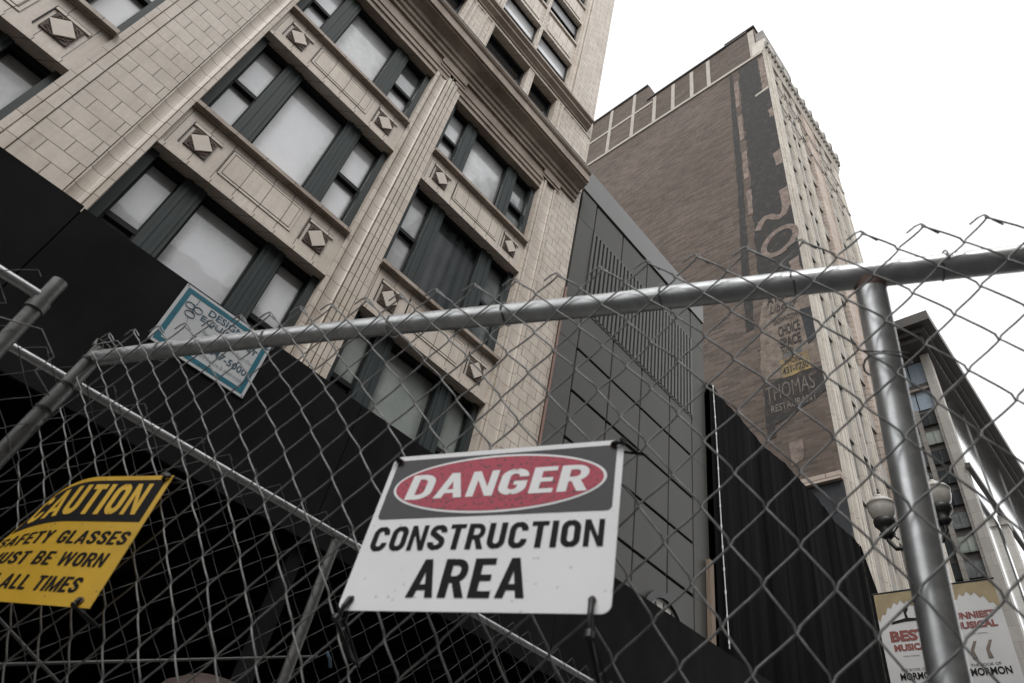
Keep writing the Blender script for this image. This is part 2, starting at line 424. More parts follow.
def glyph(c):
    t = .20; h = t/2; w = .60; R = .21; q = []
    l, r_, b, tp = h, w-h, h*.9, 1-h*.9
    if c in 'EFL':
        w = .50; q += _rc(0, t, 0, 1)
        if c in 'EL': q += _rc(t, w, 0, .165)
        if c in 'EF': q += _rc(t, w, .835, 1); q += _rc(t, w-.05, .42, .58)
    elif c == 'I': w = t; q += _rc(0, t, 0, 1)
    elif c == 'T': w = .54; q += _rc(0, w, .835, 1); q += _rc(w/2-h, w/2+h, 0, .835)
    elif c == 'N': q += _rc(0, .17, 0, 1)+_rc(w-.17, w, 0, 1)+[[(.17,1),(.17,.64),(w-.17,0),(w-.17,.36)]]
    elif c == 'M': w = .76; q += _rc(0, .165, 0, 1)+_rc(w-.165, w, 0, 1)+[[(.165,1),(.165,.55),(w/2-.07,0),(w/2,.25)],[(w-.165,1),(w/2,.25),(w/2+.07,0),(w-.165,.55)],[(w/2-.07,0),(w/2+.07,0),(w/2,.25)]]
    elif c == 'A': w = .66; q += [[(0,0),(.19,0),(.40,1),(.235,1)],[(w,0),(w-.19,0),(w-.40,1),(w-.235,1)]]+_rc(.17, w-.17, .19, .34)
    elif c == 'W': w = .92; q += [[(0,1),(.17,1),(.31,0),(.16,0)],[(.16,0),(.31,0),(.53,1),(.39,1)],[(w,1),(w-.17,1),(w-.31,0),(w-.16,0)],[(w-.16,0),(w-.31,0),(w-.53,1),(w-.39,1)]]
    elif c == 'Y': w = .62; q += _rc(w/2-h, w/2+h, 0, .45)+[[(0,1),(.2,1),(w/2+h,.45),(w/2-h,.42)],[(w,1),(w-.2,1),(w/2-h,.45),(w/2+h,.42)]]
    elif c in 'DO':
        if c == 'O': q += _strip(_arc(r_-R,tp-R,R,R,0,90)+_arc(l+R,tp-R,R,R,90,180)+_arc(l+R,b+R,R,R,180,270)+_arc(r_-R,b+R,R,R,270,360), t, True)
        else: q += _rc(0, t, 0, 1)+_strip([(t,b)]+_arc(r_-.24,b+.24,.24,.24,270,360)+_arc(r_-.24,tp-.24,.24,.24,0,90)+[(t,tp)], t*.95)
    elif c == 'U': q += _strip([(l,1)]+_arc(l+R,b+R,R,R,180,270)+_arc(r_-R,b+R,R,R,270,360)+[(r_,1)], t)
    elif c == 'C': q += _strip([(r_,.66)]+_arc(r_-R,tp-R,R,R,0,90)+_arc(l+R,tp-R,R,R,90,180)+_arc(l+R,b+R,R,R,180,270)+_arc(r_-R,b+R,R,R,270,360)+[(r_,.34)], t)
    elif c == 'G': q += _strip([(r_,.68)]+_arc(r_-R,tp-R,R,R,0,90)+_arc(l+R,tp-R,R,R,90,180)+_arc(l+R,b+R,R,R,180,270)+_arc(r_-R,b+R,R,R,270,360)+[(r_,.5)], t)+_rc(.31, w, .37, .52)
    elif c == 'S': q += _strip([(r_,.69)]+_arc(r_-R,tp-R*.9,R,R*.9,0,90)+_arc(l+R,tp-R*.9,R,R*.9,90,200)+_arc(r_-R,b+R*.95,R,R*.95,40,-90)+_arc(l+R,b+R*.9,R,R*.9,270,180)+[(l,.31)], t)
    elif c == 'R': q += _rc(0, t, 0, 1)+_strip([(t,.46)]+_arc(r_-.20,.46+.2,.2,.2,270,360)+_arc(r_-.2,tp-.2,.2,.2,0,90)+[(t,tp)], .17)+[[(.24,.44),(.43,.46),(.62,0),(.41,0)]]
    elif c == 'B': q += _rc(0, t, 0, 1)+_strip([(t,.52)]+_arc(r_-.2,.72,.18,.2,270,450)+[(t,tp)], .165)+_strip([(t,b)]+_arc(r_-.2,.30,.2,.21,270,450)+[(t,.52)], .165)
    elif c == ' ': w = .30
    return q, w
def block_text(mb, txt, fn, u0, u1, v0, v1, shear=0.0, d=.0006, gap=.11):
    P = []; x = 0
    for ch in txt:
        q, w = glyph(ch); P += [[(a+x+shear*b, b) for a, b in poly] for poly in q]; x += w+gap
    xs = [a for poly in P for a, b in poly]; a0, a1 = min(xs), max(xs)
    for i, poly in enumerate(P):
        mb.add([fn((a-a0)/(a1-a0)*(u1-u0)+u0, b*(v1-v0)+v0, d+(i % 7)*.000012) for a, b in poly], [tuple(range(len(poly)))])
def disc_pts(cu, cv, ru, rv, n=64):
    return [(cu+ru*math.cos(2*math.pi*k/n), cv+rv*math.sin(2*math.pi*k/n)) for k in range(n)]
def rrect(u0, u1, v0, v1, r, n=6):
    out = []
    for cx, cy, a0 in ((u1-r, v1-r, 0), (u0+r, v1-r, 90), (u0+r, v0+r, 180), (u1-r, v0+r, 270)):
        for k in range(n+1):
            a = math.radians(a0+90*k/n); out.append((cx+r*math.cos(a), cy+r*math.sin(a)))
    return out
def flat(mb, pts, fn, d0, d1):
    """closed outline -> thin slab from depth d0 to d1 (local normal direction)"""
    n = len(pts); vs = [fn(u, v, d0) for u, v in pts]+[fn(u, v, d1) for u, v in pts]
    mb.add(vs, [tuple(range(n))[::-1], tuple(range(n, 2*n))]+[(i,(i+1)%n,(i+1)%n+n,i+n) for i in range(n)])

# ================================================================== SETTING
g = MB(); g.quad((-700,-700,-.15),(900,-700,-.15),(900,900,-.15),(-700,900,-.15)); structure('ground', g, 'concrete')
g = MB(); g.quad((-300,-9.0,-.146),(700,-9.0,-.146),(700,1.0,-.146),(-300,1.0,-.146)); structure('road', g, 'asphalt')
g = MB()
for k in range(-10, 40): g.quad((k*6,-4.08,-.142),(k*6+3,-4.08,-.142),(k*6+3,-3.96,-.142),(k*6,-3.96,-.142))
structure('road_marking', g, 'line_paint')
g = MB(); g.box(-300,700,1.2,60,-.14,-.0); structure('pavement', g, 'concrete')
g = MB(); g.box(-300,700,1.0,1.198,-.14,.012); structure('kerb', g, 'concrete')
g = MB(); g.box(-300,700,-14,-9.0,-.14,.0); structure('far_pavement', g, 'concrete')

# ================================================================== TERRACOTTA BUILDING
F = 9.0
tb = thing('terracotta_building', 'cream terracotta office building with dark green window frames and heavy cornices, above the black hoarding', 'building', (0, F, 0))
def Z(z): return z+CZ
body = MB(); body.box(-12, 8.58, 9.62, 26, 0, Z(42)); body.build('rear_wall', 'room_dark', tb)

# vertical piers : outline in (x,y), extruded in z
def pier(pts, z0, z1, mat='terracotta'):
    mb = MB(); mb.prism(pts, 'z', z0, z1); return mb.build('pier', mat, tb)
def torus(x0, x1, y, d, n=8):
    """half round bulging towards the street between x0 and x1"""
    c = (x0+x1)/2; r = (x1-x0)/2
    return [(c-r*math.cos(math.pi*k/n), y+.55*d*math.sin(math.pi*k/n)) for k in range(n+1)]
ZB, ZP = Z(4.6), Z(17.30)
def wide_pier(xl, xr):
    # left quirks | flat tile | right roll with quirks
    yb = 9.6
    pl = [(xl,yb),(xl,8.99),(xl+.10,8.99),(xl+.10,9.03),(xl+.125,9.03),(xl+.125,8.965),(xl+.27,8.965),(xl+.275,9.0)]
    a = MB(); a.prism(pl+[(xl+.275,yb)], 'z', ZB, ZP); a.build('pier', 'terracotta_moulding', tb)
    a = MB(); a.prism([(xl+.285,yb),(xl+.285,8.985),(xr-.365,8.985),(xr-.365,yb)], 'z', ZB, ZP); a.build('pier', 'terracotta', tb)
    pr = [(xr-.355,yb),(xr-.355,9.0),(xr-.33,9.0)]+torus(xr-.33, xr-.10, 9.0, .085)+[(xr-.10,9.03),(xr-.08,9.03),(xr-.08,8.97),(xr,8.97),(xr,yb)]
    a = MB(); a.prism(pr, 'z', ZB, ZP); a.build('pier', 'terracotta_moulding', tb)
wide_pier(-2.12, -.70)
# mullion-like fluted pier between the two bays
def fluted(x0, x1):
    yb = 9.6; w = x1-x0
    p = [(x0,yb),(x0,8.985),(x0+.09,8.985),(x0+.09,9.03),(x0+.115,9.03),(x0+.115,8.96)]
    p += torus(x0+.13, x0+.33, 8.975, .07)
    p += [(x0+.335,9.03),(x0+.36,9.03),(x0+.36,8.95),(x0+.45,8.95),(x0+.45,9.0),(x0+.475,9.0),(x0+.475,8.95),(x0+.56,8.95),(x0+.56,9.02),(x0+.585,9.02),(x0+.585,8.965),(x0+.68,8.965),(x0+.68,9.02),(x0+.70,9.02),(x0+.70,8.985),(x1,8.985),(x1,yb)]
    a = MB(); a.prism(p, 'z', ZB, ZP); return a.build('pier', 'terracotta_moulding', tb)
fluted(2.66, 3.49)
# right corner pier
x0 = 6.92
p = [(x0,9.6),(x0,8.985),(x0+.08,8.985),(x0+.08,9.03),(x0+.10,9.03),(x0+.10,8.96),(x0+.17,8.96),(x0+.17,9.02),(x0+.19,9.02)]+torus(x0+.19,x0+.50,8.98,.07)+[(x0+.50,9.02),(x0+.52,9.02),(x0+.52,8.95),(x0+.60,8.95),(x0+.60,9.02),(x0+.615,9.02),(x0+.615,9.6)]
a = MB(); a.prism(p, 'z', ZB, ZP); a.build('pier', 'terracotta_moulding', tb)
a = MB(); a.box(7.545, 8.58, 8.985, 9.6, ZB, Z(18.1)); a.build('pier', 'terracotta', tb)
a = MB(); a.box(-12, -5.56, 8.985, 9.6, ZB, ZP); a.build('pier', 'terracotta', tb)
a = MB(); a.box(-12, 8.58, 9.02, 9.6, 0, Z(4.58)); a.build('base_wall', 'terracotta', tb)
# terracotta rings on the rolls
ring = MB()
def rings(xc, y, r, dy):
    z = ZB+.1
    while z < ZP-.1:
        pts = [(xc-r*math.cos(math.pi*k/10), y-dy*math.sin(math.pi*k/10), z+.05*math.sin(math.pi*k/10)) for k in range(11)]
        ring.tube(pts, .005, 4, False); z += .42


# bays ------------------------------------------------------------
BAYS = [(-5.50,-2.12), (-.70,2.66), (3.49,6.92)]
ROWS = [(5.50,8.37), (9.68,12.63), (13.88,16.45)]
def window(bx0, bx1, z0, z1, mats, small=False):
    """three-light window: painted frame, two mullions, sashes; panes are sub-parts"""
    z0 = Z(z0); z1 = Z(z1); yf = 9.20
    fr = MB()
    m1a, m1b, m2a, m2b = bx0+.66, bx0+1.04, bx1-1.10, bx1-.72
    fr.box(bx0+.0, bx0+.14, yf-.02, 9.6, z0, z1); fr.box(bx1-.14, bx1, yf-.02, 9.6, z0, z1)
    for a, b in ((m1a,m1b),(m2a,m2b)):
        fr.box(a, b, yf+.03, 9.6, z0, z1)
        fr.box(a+.07, a+.13, yf+.012, yf+.03, z0, z1); fr.box(b-.13, b-.07, yf+.012, yf+.03, z0, z1)
    
    fr.box(bx0+.14, bx1-.14, yf+.06, 9.6, z0, z0+.07)
    f = fr.build('window', 'frame_paint', tb)
    zm = z0+(z1-z0)*.50
    sa = MB()
    for a, b in ((bx0+.14,m1a),(m2b,bx1-.14)):
        sa.box(a, b, yf+.11, yf+.26, zm-.05, zm+.05)
        for q0, q1 in ((a,a+.035),(b-.035,b)): sa.box(q0, q1, yf+.12, yf+.25, z0+.07, zm-.05); sa.box(q0, q1, yf+.12, yf+.25, zm+.05, z1-.12)
    for q0, q1 in ((m1b,m1b+.04),(m2a-.04,m2a)): sa.box(q0, q1, yf+.12, yf+.25, z0+.07, z1-.12)
    sa.box(bx0+.14, m1a, yf+.06, 9.6, z1-.12, z1-.001); sa.box(m1b, m2a, yf+.06, 9.6, z1-.12, z1-.001); sa.box(m2b, bx1-.14, yf+.06, 9.6, z1-.12, z1-.001)  # near-black head strips paint the shade under the lintel
    sa.build('sash_and_head_shade', 'sash_paint', f)
    def pane(a, b, c, d, y, m):
        q = MB(); q.box(a, b, y, y+.01, c, d); q.build('pane', m, f)
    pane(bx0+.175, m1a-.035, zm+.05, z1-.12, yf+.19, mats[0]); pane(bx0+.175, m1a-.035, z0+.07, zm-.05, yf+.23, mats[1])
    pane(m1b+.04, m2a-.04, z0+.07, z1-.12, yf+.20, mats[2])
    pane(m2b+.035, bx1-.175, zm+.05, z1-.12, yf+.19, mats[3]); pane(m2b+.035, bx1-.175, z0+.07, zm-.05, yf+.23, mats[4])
FR, DI, GR, DK, CU, RF = 'pane_frosted','pane_dirty','pane_green','pane_dark','pane_curtain','pane_reflection'
WM_ = {(0,0):(DI,DI,DI,DI,DI),(0,1):(FR,)*5,(0,2):(FR,)*5,
       (1,0):(FR,FR,FR,FR,FR),(1,1):(FR,)*5,(1,2):(FR,FR,DI,CU,DI),
       (2,0):(GR,GR,GR,GR,GR),(2,1):(DI,DI,RF,CU,CU),(2,2):(DI,DI,DI,CU,CU)}
for bi, (b0, b1) in enumerate(BAYS):
    for ri, (z0, z1) in enumerate(ROWS):
        window(b0+.004, b1-.004, z0, z1, WM_[(bi, ri)])

def spandrel(b0, b1, z0, z1):
    """z0 = underside of the lintel, z1 = top of the sill above"""
    z0 = Z(z0); z1 = Z(z1); b0 += .003; b1 -= .003
    h = z1-z0-.16
    s = MB()
    s.box(b0, b1, 9.03, 9.6, z0, z1-.16)
    sp = s.build('spandrel', 'terracotta_block', tb)
    q = MB()
    q.box(b0, b1, 8.995, 9.03, z0, z0+.09)                 # lintel fillet
    # raised frame round the middle panel
    x0, x1, za, zb = b0+.98, b1-.98, z0+.36*h/1.15, z0+.93*h/1.15
    for a, b, c, d in ((x0,x1,zb,zb+.045),(x0,x1,za-.045,za),(x0-.045,x0,za-.045,zb+.045),(x1,x1+.045,za-.045,zb+.045)):
        q.box(a, b, 9.014, 9.03, c, d)
    q.box(x0+.02, x1-.02, 9.012, 9.03, za+.02, zb-.02)
    q.build('moulding', 'terracotta_block', sp)
    sh = MB()                                             # dark strips painting panel grooves and the hood mouldings' shadow
    for a, b, c, d in ((x0-.06,x1+.06,zb+.046,zb+.062),(x0-.062,x0-.046,za-.03,zb+.046),(x0,x1,za+.002,za+.018)):
        sh.box(a, b, 9.018, 9.03, c, d)
    zc = z0+.58*h/1.15
    for xc in (b0+.475, b1-.475):
        r = .205
        for a, b, c, d in ((xc-.28,xc+.27,zc+.325,zc+.345),(xc-.28,xc-.265,zc-.26,zc+.325)):
            sh.box(a, b, 9.012, 9.03, c, d)
        lab = MB(); lab.box(xc-.262, xc+.27, 9.0, 9.03, zc+.26, zc+.322); lab.build('hood', 'terracotta_block', sp)
        md = MB(); md.box(xc-r, xc+r, 9.004, 9.03, zc-r-.03, zc+r+.03)
        mo = md.build('medallion', 'carving', sp)
        dd = MB(); dd.prism([(xc-r*.98,zc),(xc,zc-r-.02),(xc+r*.98,zc),(xc,zc+r+.02)], 'y', 8.975, 9.003); dd.build('diamond', 'diamond_tile', sp, bevel=.006)
        # carved scrolls in the four corners
        cv = MB()
        for sx in (-1,1):
            for sz in (-1,1):
                cx, cz = xc+sx*r*.66, zc+sz*(r+.03)*.66
                cv.tube([(cx+.045*math.cos(t)*(1-t/9)*1., 8.998, cz+.045*math.sin(t)*(1-t/9)) for t in [k*.7 for k in range(10)]], .008, 5, True)
                cv.tube([(xc+sx*(r-.01),8.998,zc+sz*.07),(cx,8.998,cz),(xc+sx*.06,8.998,zc+sz*(r+.015))], .007, 5, True)
        cv.build('scrollwork', 'rust_steel', sp)
    sh.build('groove_shadow', 'joint_shadow_dark', sp)
    si = MB(); si.prism([(9.6,z1-.158),(8.97,z1-.158),(8.97,z1-.13),(8.90,z1-.12),(8.90,z1-.03),(9.2,z1),(9.6,z1)], 'x', b0-.02+.02, b1)
    si.build('sill', 'sill_stone', sp)
for b0, b1 in BAYS:
    spandrel(b0, b1, 8.37, 9.68); spandrel(b0, b1, 12.63, 13.88)
    s = MB(); s.box(b0+.003, b1-.003, 9.03, 9.6, Z(4.6), Z(5.5)); s.build('spandrel', 'terracotta_block', tb)

# main cornice, profile in (y,z)
def zz(l): return [(y, Z(z)) for y, z in l]
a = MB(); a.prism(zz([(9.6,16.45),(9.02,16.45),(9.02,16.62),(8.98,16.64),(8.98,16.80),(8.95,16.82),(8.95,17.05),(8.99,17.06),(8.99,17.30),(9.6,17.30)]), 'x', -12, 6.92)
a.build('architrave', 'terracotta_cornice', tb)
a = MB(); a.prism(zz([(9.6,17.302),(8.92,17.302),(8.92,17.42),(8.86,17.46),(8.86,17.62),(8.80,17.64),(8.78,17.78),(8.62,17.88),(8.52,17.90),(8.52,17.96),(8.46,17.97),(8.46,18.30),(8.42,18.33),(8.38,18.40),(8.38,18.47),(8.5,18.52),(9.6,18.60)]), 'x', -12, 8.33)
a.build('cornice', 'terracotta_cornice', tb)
a = MB(); a.prism(zz([(9.6,18.1),(8.97,18.1),(8.97,18.60),(9.6,18.60)]), 'x', 8.335, 8.58); a.build('cornice', 'terracotta', tb)
# flashing that catches the light on the cornice lip
a = MB(); a.prism(zz([(8.37,18.475),(8.37,18.50),(8.52,18.535),(8.52,18.524)]), 'x', -12, 8.34); a.build('flashing', 'grey_coping', tb)
# capitals of the piers under the cornice
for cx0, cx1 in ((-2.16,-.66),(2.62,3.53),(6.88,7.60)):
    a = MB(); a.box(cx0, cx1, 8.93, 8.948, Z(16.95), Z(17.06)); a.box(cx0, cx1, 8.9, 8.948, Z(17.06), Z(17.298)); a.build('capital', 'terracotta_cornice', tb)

# attic storey with low dark windows
ATT = []
for b0, b1 in BAYS:
    m = (b0+b1)/2+.25
    ATT += [(b0+.10, m-.16), (m+.10, b1-.22)]
a = MB()
edges = [-12]+[v for p in ATT for v in p]+[8.58]
for k in range(0, len(edges), 2): a.box(edges[k], edges[k+1], 9.0, 9.6, Z(18.6), Z(21.45))
a.box(-12, 8.58, 8.98, 9.6, Z(21.451), Z(21.6)); 
a.build('attic_wall', 'terracotta', tb)
for p0, p1 in ATT:
    f = MB(); f.box(p0, p0+.07, 9.25, 9.6, Z(18.6), Z(21.45)); f.box(p1-.07, p1, 9.25, 9.6, Z(18.6), Z(21.45)); f.box(p0+.07, p1-.07, 9.25, 9.6, Z(21.3), Z(21.449)); f.box(p0+.07,p1-.07,9.27,9.6,Z(19.95),Z(20.05))
    w = f.build('attic_window', 'sash_paint', tb)
    q = MB(); q.box(p0+.07, p1-.07, 9.35, 9.36, Z(18.6), Z(21.3)); q.build('pane', 'pane_dark', w)
a = MB()
for b0, b1 in BAYS:
    for xx in (b0-.35, b0-.05, b1+.02, b1-.16): a.box(xx, xx+.09, 8.955, 8.998, Z(18.6), Z(21.45))
a.build_each('attic_pilaster', 'terracotta_moulding', tb)
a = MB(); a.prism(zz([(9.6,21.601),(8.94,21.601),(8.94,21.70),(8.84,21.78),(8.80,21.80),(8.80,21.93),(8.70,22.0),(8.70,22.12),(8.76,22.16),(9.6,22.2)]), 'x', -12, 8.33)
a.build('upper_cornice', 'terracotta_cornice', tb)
a = MB(); a.box(8.335, 8.58, 8.98, 9.6, Z(21.601), Z(22.2)); a.build('upper_cornice', 'terracotta', tb)

# upper storeys: paired windows
UP = []
for b0, b1 in BAYS: UP += [(b0+.10, b0+1.69), (b0+1.82, b1+.06)]
UR = [(22.45,24.65), (26.45,28.35), (30.1,32.05), (33.8,35.8), (37.5,39.4)]
cols = MB()
edges = [-12]+[v for p in UP for v in p]+[8.58]
for k in range(0, len(edges), 2): cols.box(edges[k], edges[k+1], 9.0, 9.6, Z(22.2), Z(41.9))
cols.build_each('upper_wall', 'terracotta', tb)
a = MB()
for b0, b1 in BAYS:
    for xx, w in ((b0-.24,.10),(b0-.08,.06),(b1+.16,.10),(b1+.34,.10)): a.box(xx, xx+w, 8.94, 8.998, Z(22.2), Z(41.9))
a.build_each('upper_pilaster', 'terracotta_moulding', tb)
zr = [22.2]+[v for r in UR for v in r]+[41.9]
for p0, p1 in UP:
    s = MB(); q = MB()
    for k in range(0, len(zr), 2):
        s.box(p0+.002, p1-.002, 9.06, 9.6, Z(zr[k]), Z(zr[k+1]))
        if zr[k+1]-zr[k] > 1:
            q.box(p0+.15, p1-.15, 9.03, 9.058, Z(zr[k])+.35, Z(zr[k+1])-.35)
            q.box(p0+.002, p1-.002, 8.99, 9.058, Z(zr[k+1])-.13, Z(zr[k+1])-.003)
            q.box(p0+.002, p1-.002, 9.01, 9.058, Z(zr[k]), Z(zr[k])+.08)
    s.build_each('upper_spandrel', 'terracotta', tb)
    q.build_each('spandrel_moulding', 'terracotta_block', tb)
    for z0, z1 in UR:
        f = MB(); a_, b_ = Z(z0), Z(z1)
        f.box(p0, p0+.06, 9.2, 9.6, a_, b_); f.box(p1-.06, p1, 9.2, 9.6, a_, b_); f.box(p0+.06, p1-.06, 9.2, 9.6, b_-.07, b_-.001); f.box(p0+.06, p1-.06, 9.18, 9.6, a_+.001, a_+.07); f.box(p0+.06, p1-.06, 9.21, 9.5, (a_+b_)/2-.04, (a_+b_)/2+.04)
        w = f.build('upper_window', 'sash_paint', tb)
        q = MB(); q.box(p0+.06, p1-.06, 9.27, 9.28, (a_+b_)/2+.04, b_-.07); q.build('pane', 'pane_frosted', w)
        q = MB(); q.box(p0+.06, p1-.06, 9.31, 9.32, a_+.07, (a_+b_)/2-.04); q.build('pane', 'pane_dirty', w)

pp = MB(); pp.tube([(8.61,8.94,Z(2.5)),(8.61,8.94,Z(13.6))], .035, 10)
for k in range(7): pp.box(8.565, 8.655, 8.95, 8.985, Z(3+k*1.6), Z(3.05+k*1.6))
tag(pp.build('drainpipe', 'copper_pipe'), 'thin reddish brown pipe running up the seam between cream tiles and grey panels', 'pipe')

# ================================================================== GREY PANELLED BUILDING
gb = thing('grey_building', 'grey metal clad building with a tall louvred vent, between cream terracotta and black sheeting', 'building', (12.2, F, 0))
a = MB(); a.box(8.66, 15.9, 9.06, 22, 0, Z(19.4)); a.build('wall', 'joint_shadow_dark', gb)
a = MB(); a.box(8.645, 15.915, 8.93, 22.02, Z(18.42), Z(19.62)); a.build('coping', 'grey_coping', gb)
xs = [8.66, 9.40, 10.87, 12.30, 13.80, 15.06, 15.90]
zs = [-1.6, 1.5, 3.0, 4.55, 6.1, 7.62, 9.11, 10.53, 11.96, 13.45, 16.95, 18.36]
a = MB(); g2 = .032
for i in range(6):
    for k in range(11):
        if zs[k] == 13.45 and 1 <= i <= 4: continue
        fx0 = xs[i]+(g2 if i else 0); fx1 = xs[i+1]-(g2 if i < 5 else 0)
        z0 = Z(zs[k])+(.045 if i not in (0,5) else 0); z1 = Z(zs[k+1])-(.045 if i not in (0,5) else 0)
        if zs[k+1] == 13.45: z1 = Z(13.45)
        a.box(fx0, fx1, 8.965+.008*random.random(), 9.055, z0, z1)
a.build('cladding', 'grey_panel', gb, bevel=.008)
a = MB(); n = 31
for k in range(n):
    x = 9.44+k*(15.02-9.44)/(n-1)
    a.box(x-.05, x+.05, 8.93, 9.055, Z(13.5), Z(16.9))
a.build('louvre', 'grey_louvre', gb)
a = MB(); a.box(9.40, 15.06, 8.95, 9.05, Z(16.9), Z(16.96)); a.box(9.40, 15.06, 8.95, 9.05, Z(13.44), Z(13.5)); a.build_each('louvre_frame', 'grey_louvre', gb)
# clock dial on the grey wall
ck = thing('wall_clock', 'round pale clock dial with black ticks on the grey wall, half hidden by the hoarding', 'clock', (13.62, 8.99, Z(6.12)))
def ringmesh(mb, cx, cz, r0, r1, y0, y1, n=48):
    for k in range(n):
        a0, a1 = 2*math.pi*k/n, 2*math.pi*(k+1)/n
        P = [(cx+r*math.cos(t), y, cz+r*math.sin(t)) for y in (y0,y1) for t in (a0,a1) for r in (r0,r1)]
        mb.add(P, [(0,1,3,2),(4,6,7,5),(0,4,5,1),(2,3,7,6),(0,2,6,4),(1,5,7,3)])
a = MB(); ringmesh(a, 13.62, Z(6.12), .80, .97, 8.86, 8.995); a.build('bezel', 'black_iron', ck)
a = MB(); a.prism(disc_pts(13.62, Z(6.12), .80, .80, 48), 'y', 8.94, 8.99); a.build('dial', 'clock_face', ck)
a = MB()
for k in range(12):
    t = math.pi*2*k/12; c, s = math.cos(t), math.sin(t)
    P0 = [(.58,-.02),(.72,-.02),(.72,.02),(.58,.02)]
    a = MB(); a.prism([(13.62+r*c-w*s, Z(6.12)+r*s+w*c) for r, w in P0], 'y', 8.93, 8.938); a.build('hour_tick', 'ink_black', ck)

a = MB()
for t, ln in ((2.2,.42),(-.6,.6)):
    c, s = math.cos(t), math.sin(t); a.prism([(13.62+r*c-w*s, Z(6.12)+r*s+w*c) for r, w in ((-.05,-.02),(ln,-.012),(ln,.012),(-.05,.02))], 'y', 8.915, 8.925)
a.build('hand', 'ink_black', ck)

# ================================================================== BLACK SHEETED ENCLOSURE
sh = thing('sheeted_enclosure', 'tall enclosure wrapped in black sheeting between the grey building and the brown brick one', 'enclosure', (22, 8.6, 0))
a = MB(); random.seed(3)
top = lambda x: Z(15.35)+.12*math.sin(x*.9)+.05*math.sin(x*2.1+1)
X0, X1 = 15.93, 28.15
nx = 160; zb = 0.0
vs = []; fs = []
for i in range(nx+1):
    x = X0+(X1-X0)*i/nx; y = 8.78+.012*math.sin(x*5.2)+.010*math.sin(x*11+2)
    vs += [(x,y,zb),(x,y+.02*math.sin(x*3),Z(6)),(x,y,top(x)),(x,y+.35,top(x)+.02),(x,y+.35,zb)]
for i in range(nx):
    o = i*5; fs += [(o+k, o+5+k, o+6+k, o+1+k) for k in range(4)]
a.add(vs, fs, True); a.build('sheeting', 'black_sheet', sh)
a = MB(); X2, X3 = 28.16, 29.3; nx = 20; vs = []; fs = []
for i in range(nx+1):
    x = X2+(X3-X2)*i/nx; y = 8.74; t = Z(15.3-(x-X2)*1.65)
    vs += [(x,y,0),(x,y,Z(6)),(x,y,t),(x,y+.3,t),(x,y+.3,0)]
for i in range(nx):
    o = i*5; fs += [(o+k, o+5+k, o+6+k, o+1+k) for k in range(4)]
a.add(vs, fs, True); a.build('sheeting', 'black_sheet', sh)
a = MB(); a.tube([(X0+(X1-X0)*i/60, 8.93, top(X0+(X1-X0)*i/60)+.03) for i in range(61)], .05, 6); a.build('top_rail', 'black_iron', sh)
cb = MB(); pts = []
for k in range(41):
    t = k/40; pts.append((15.93+.28*t+.02*math.sin(t*7), 8.66, Z(15.3-8.6*t)))
cb.tube(pts, .016, 6)
for k in range(0, 40, 3): cb.tube([pts[k], (pts[k][0], pts[k][1], pts[k][2]-.10)], .026, 6)
tag(cb.build('cable', 'cable_white'), 'thin white cable with clips hanging at the left edge of the black sheeting', 'cable')
a = MB(); a.box(15.62, 15.82, 8.80, 8.93, 0, Z(8.9)); tag(a.build('timber_post', 'timber'), 'narrow tan timber post standing against the grey wall beside the black sheeting', 'post')

# ================================================================== TALL BRICK BUILDING
XT = 28.36
bb = thing('brick_tower', 'tall brown brick building with painted wall signs and a white stone street front', 'building', (36, 18, 0))
a = MB(); a.box(XT, 44.2, 9.9, 46, 0, Z(64.9)); a.box(XT, XT+.6, 9.0, 9.9, 0, Z(64.9))
w = a.build('side_wall', 'brown_brick', bb)
a = MB(); a.box(XT+.05, 40, 10.2, 21.8, Z(64.9), Z(71.1)); a.box(XT+.05, 40, 21.8, 46, Z(64.9), Z(74.6)); a.box(XT+.02, 34, 9.4, 12.4, Z(64.9), Z(71.1)); a.build('parapet', 'brown_brick', bb)
a = MB()
a.box(XT-.12, XT+.0, 9.0, 46, Z(64.75), Z(65.15))
for y in (14.5, 16.4, 18.6, 20.9): a.box(XT-.02, XT+.046, y-.2, y+.2, Z(65.15), Z(70.7))
for y in (23.7, 26.9, 30.2, 34, 38): a.box(XT-.02, XT+.046, y-.2, y+.2, Z(65.15), Z(74.5))
a.box(XT-.01, XT+.046, 21.2, 46, Z(69.8), Z(70.2))
a.box(XT-.02, XT+.016, 9.5, 10.1, Z(65.15), Z(70.9))
a.build('pale_band', 'band_paint', bb)
a = MB(); a.box(XT-.1, 40, 10.1, 21.9, Z(71.1), Z(71.35)); a.box(XT-.1, 40, 21.9, 46, Z(74.6), Z(74.9)); a.box(XT-.14, 34.2, 9.3, 12.5, Z(71.36), Z(71.62)); a.build('parapet_cap', 'bronze', bb)
# rooftop tank house at the far left
a = MB(); a.box(XT+2, 38, 27, 40, Z(74.9), Z(79)); a.build('roof_house', 'tower_stone', bb)
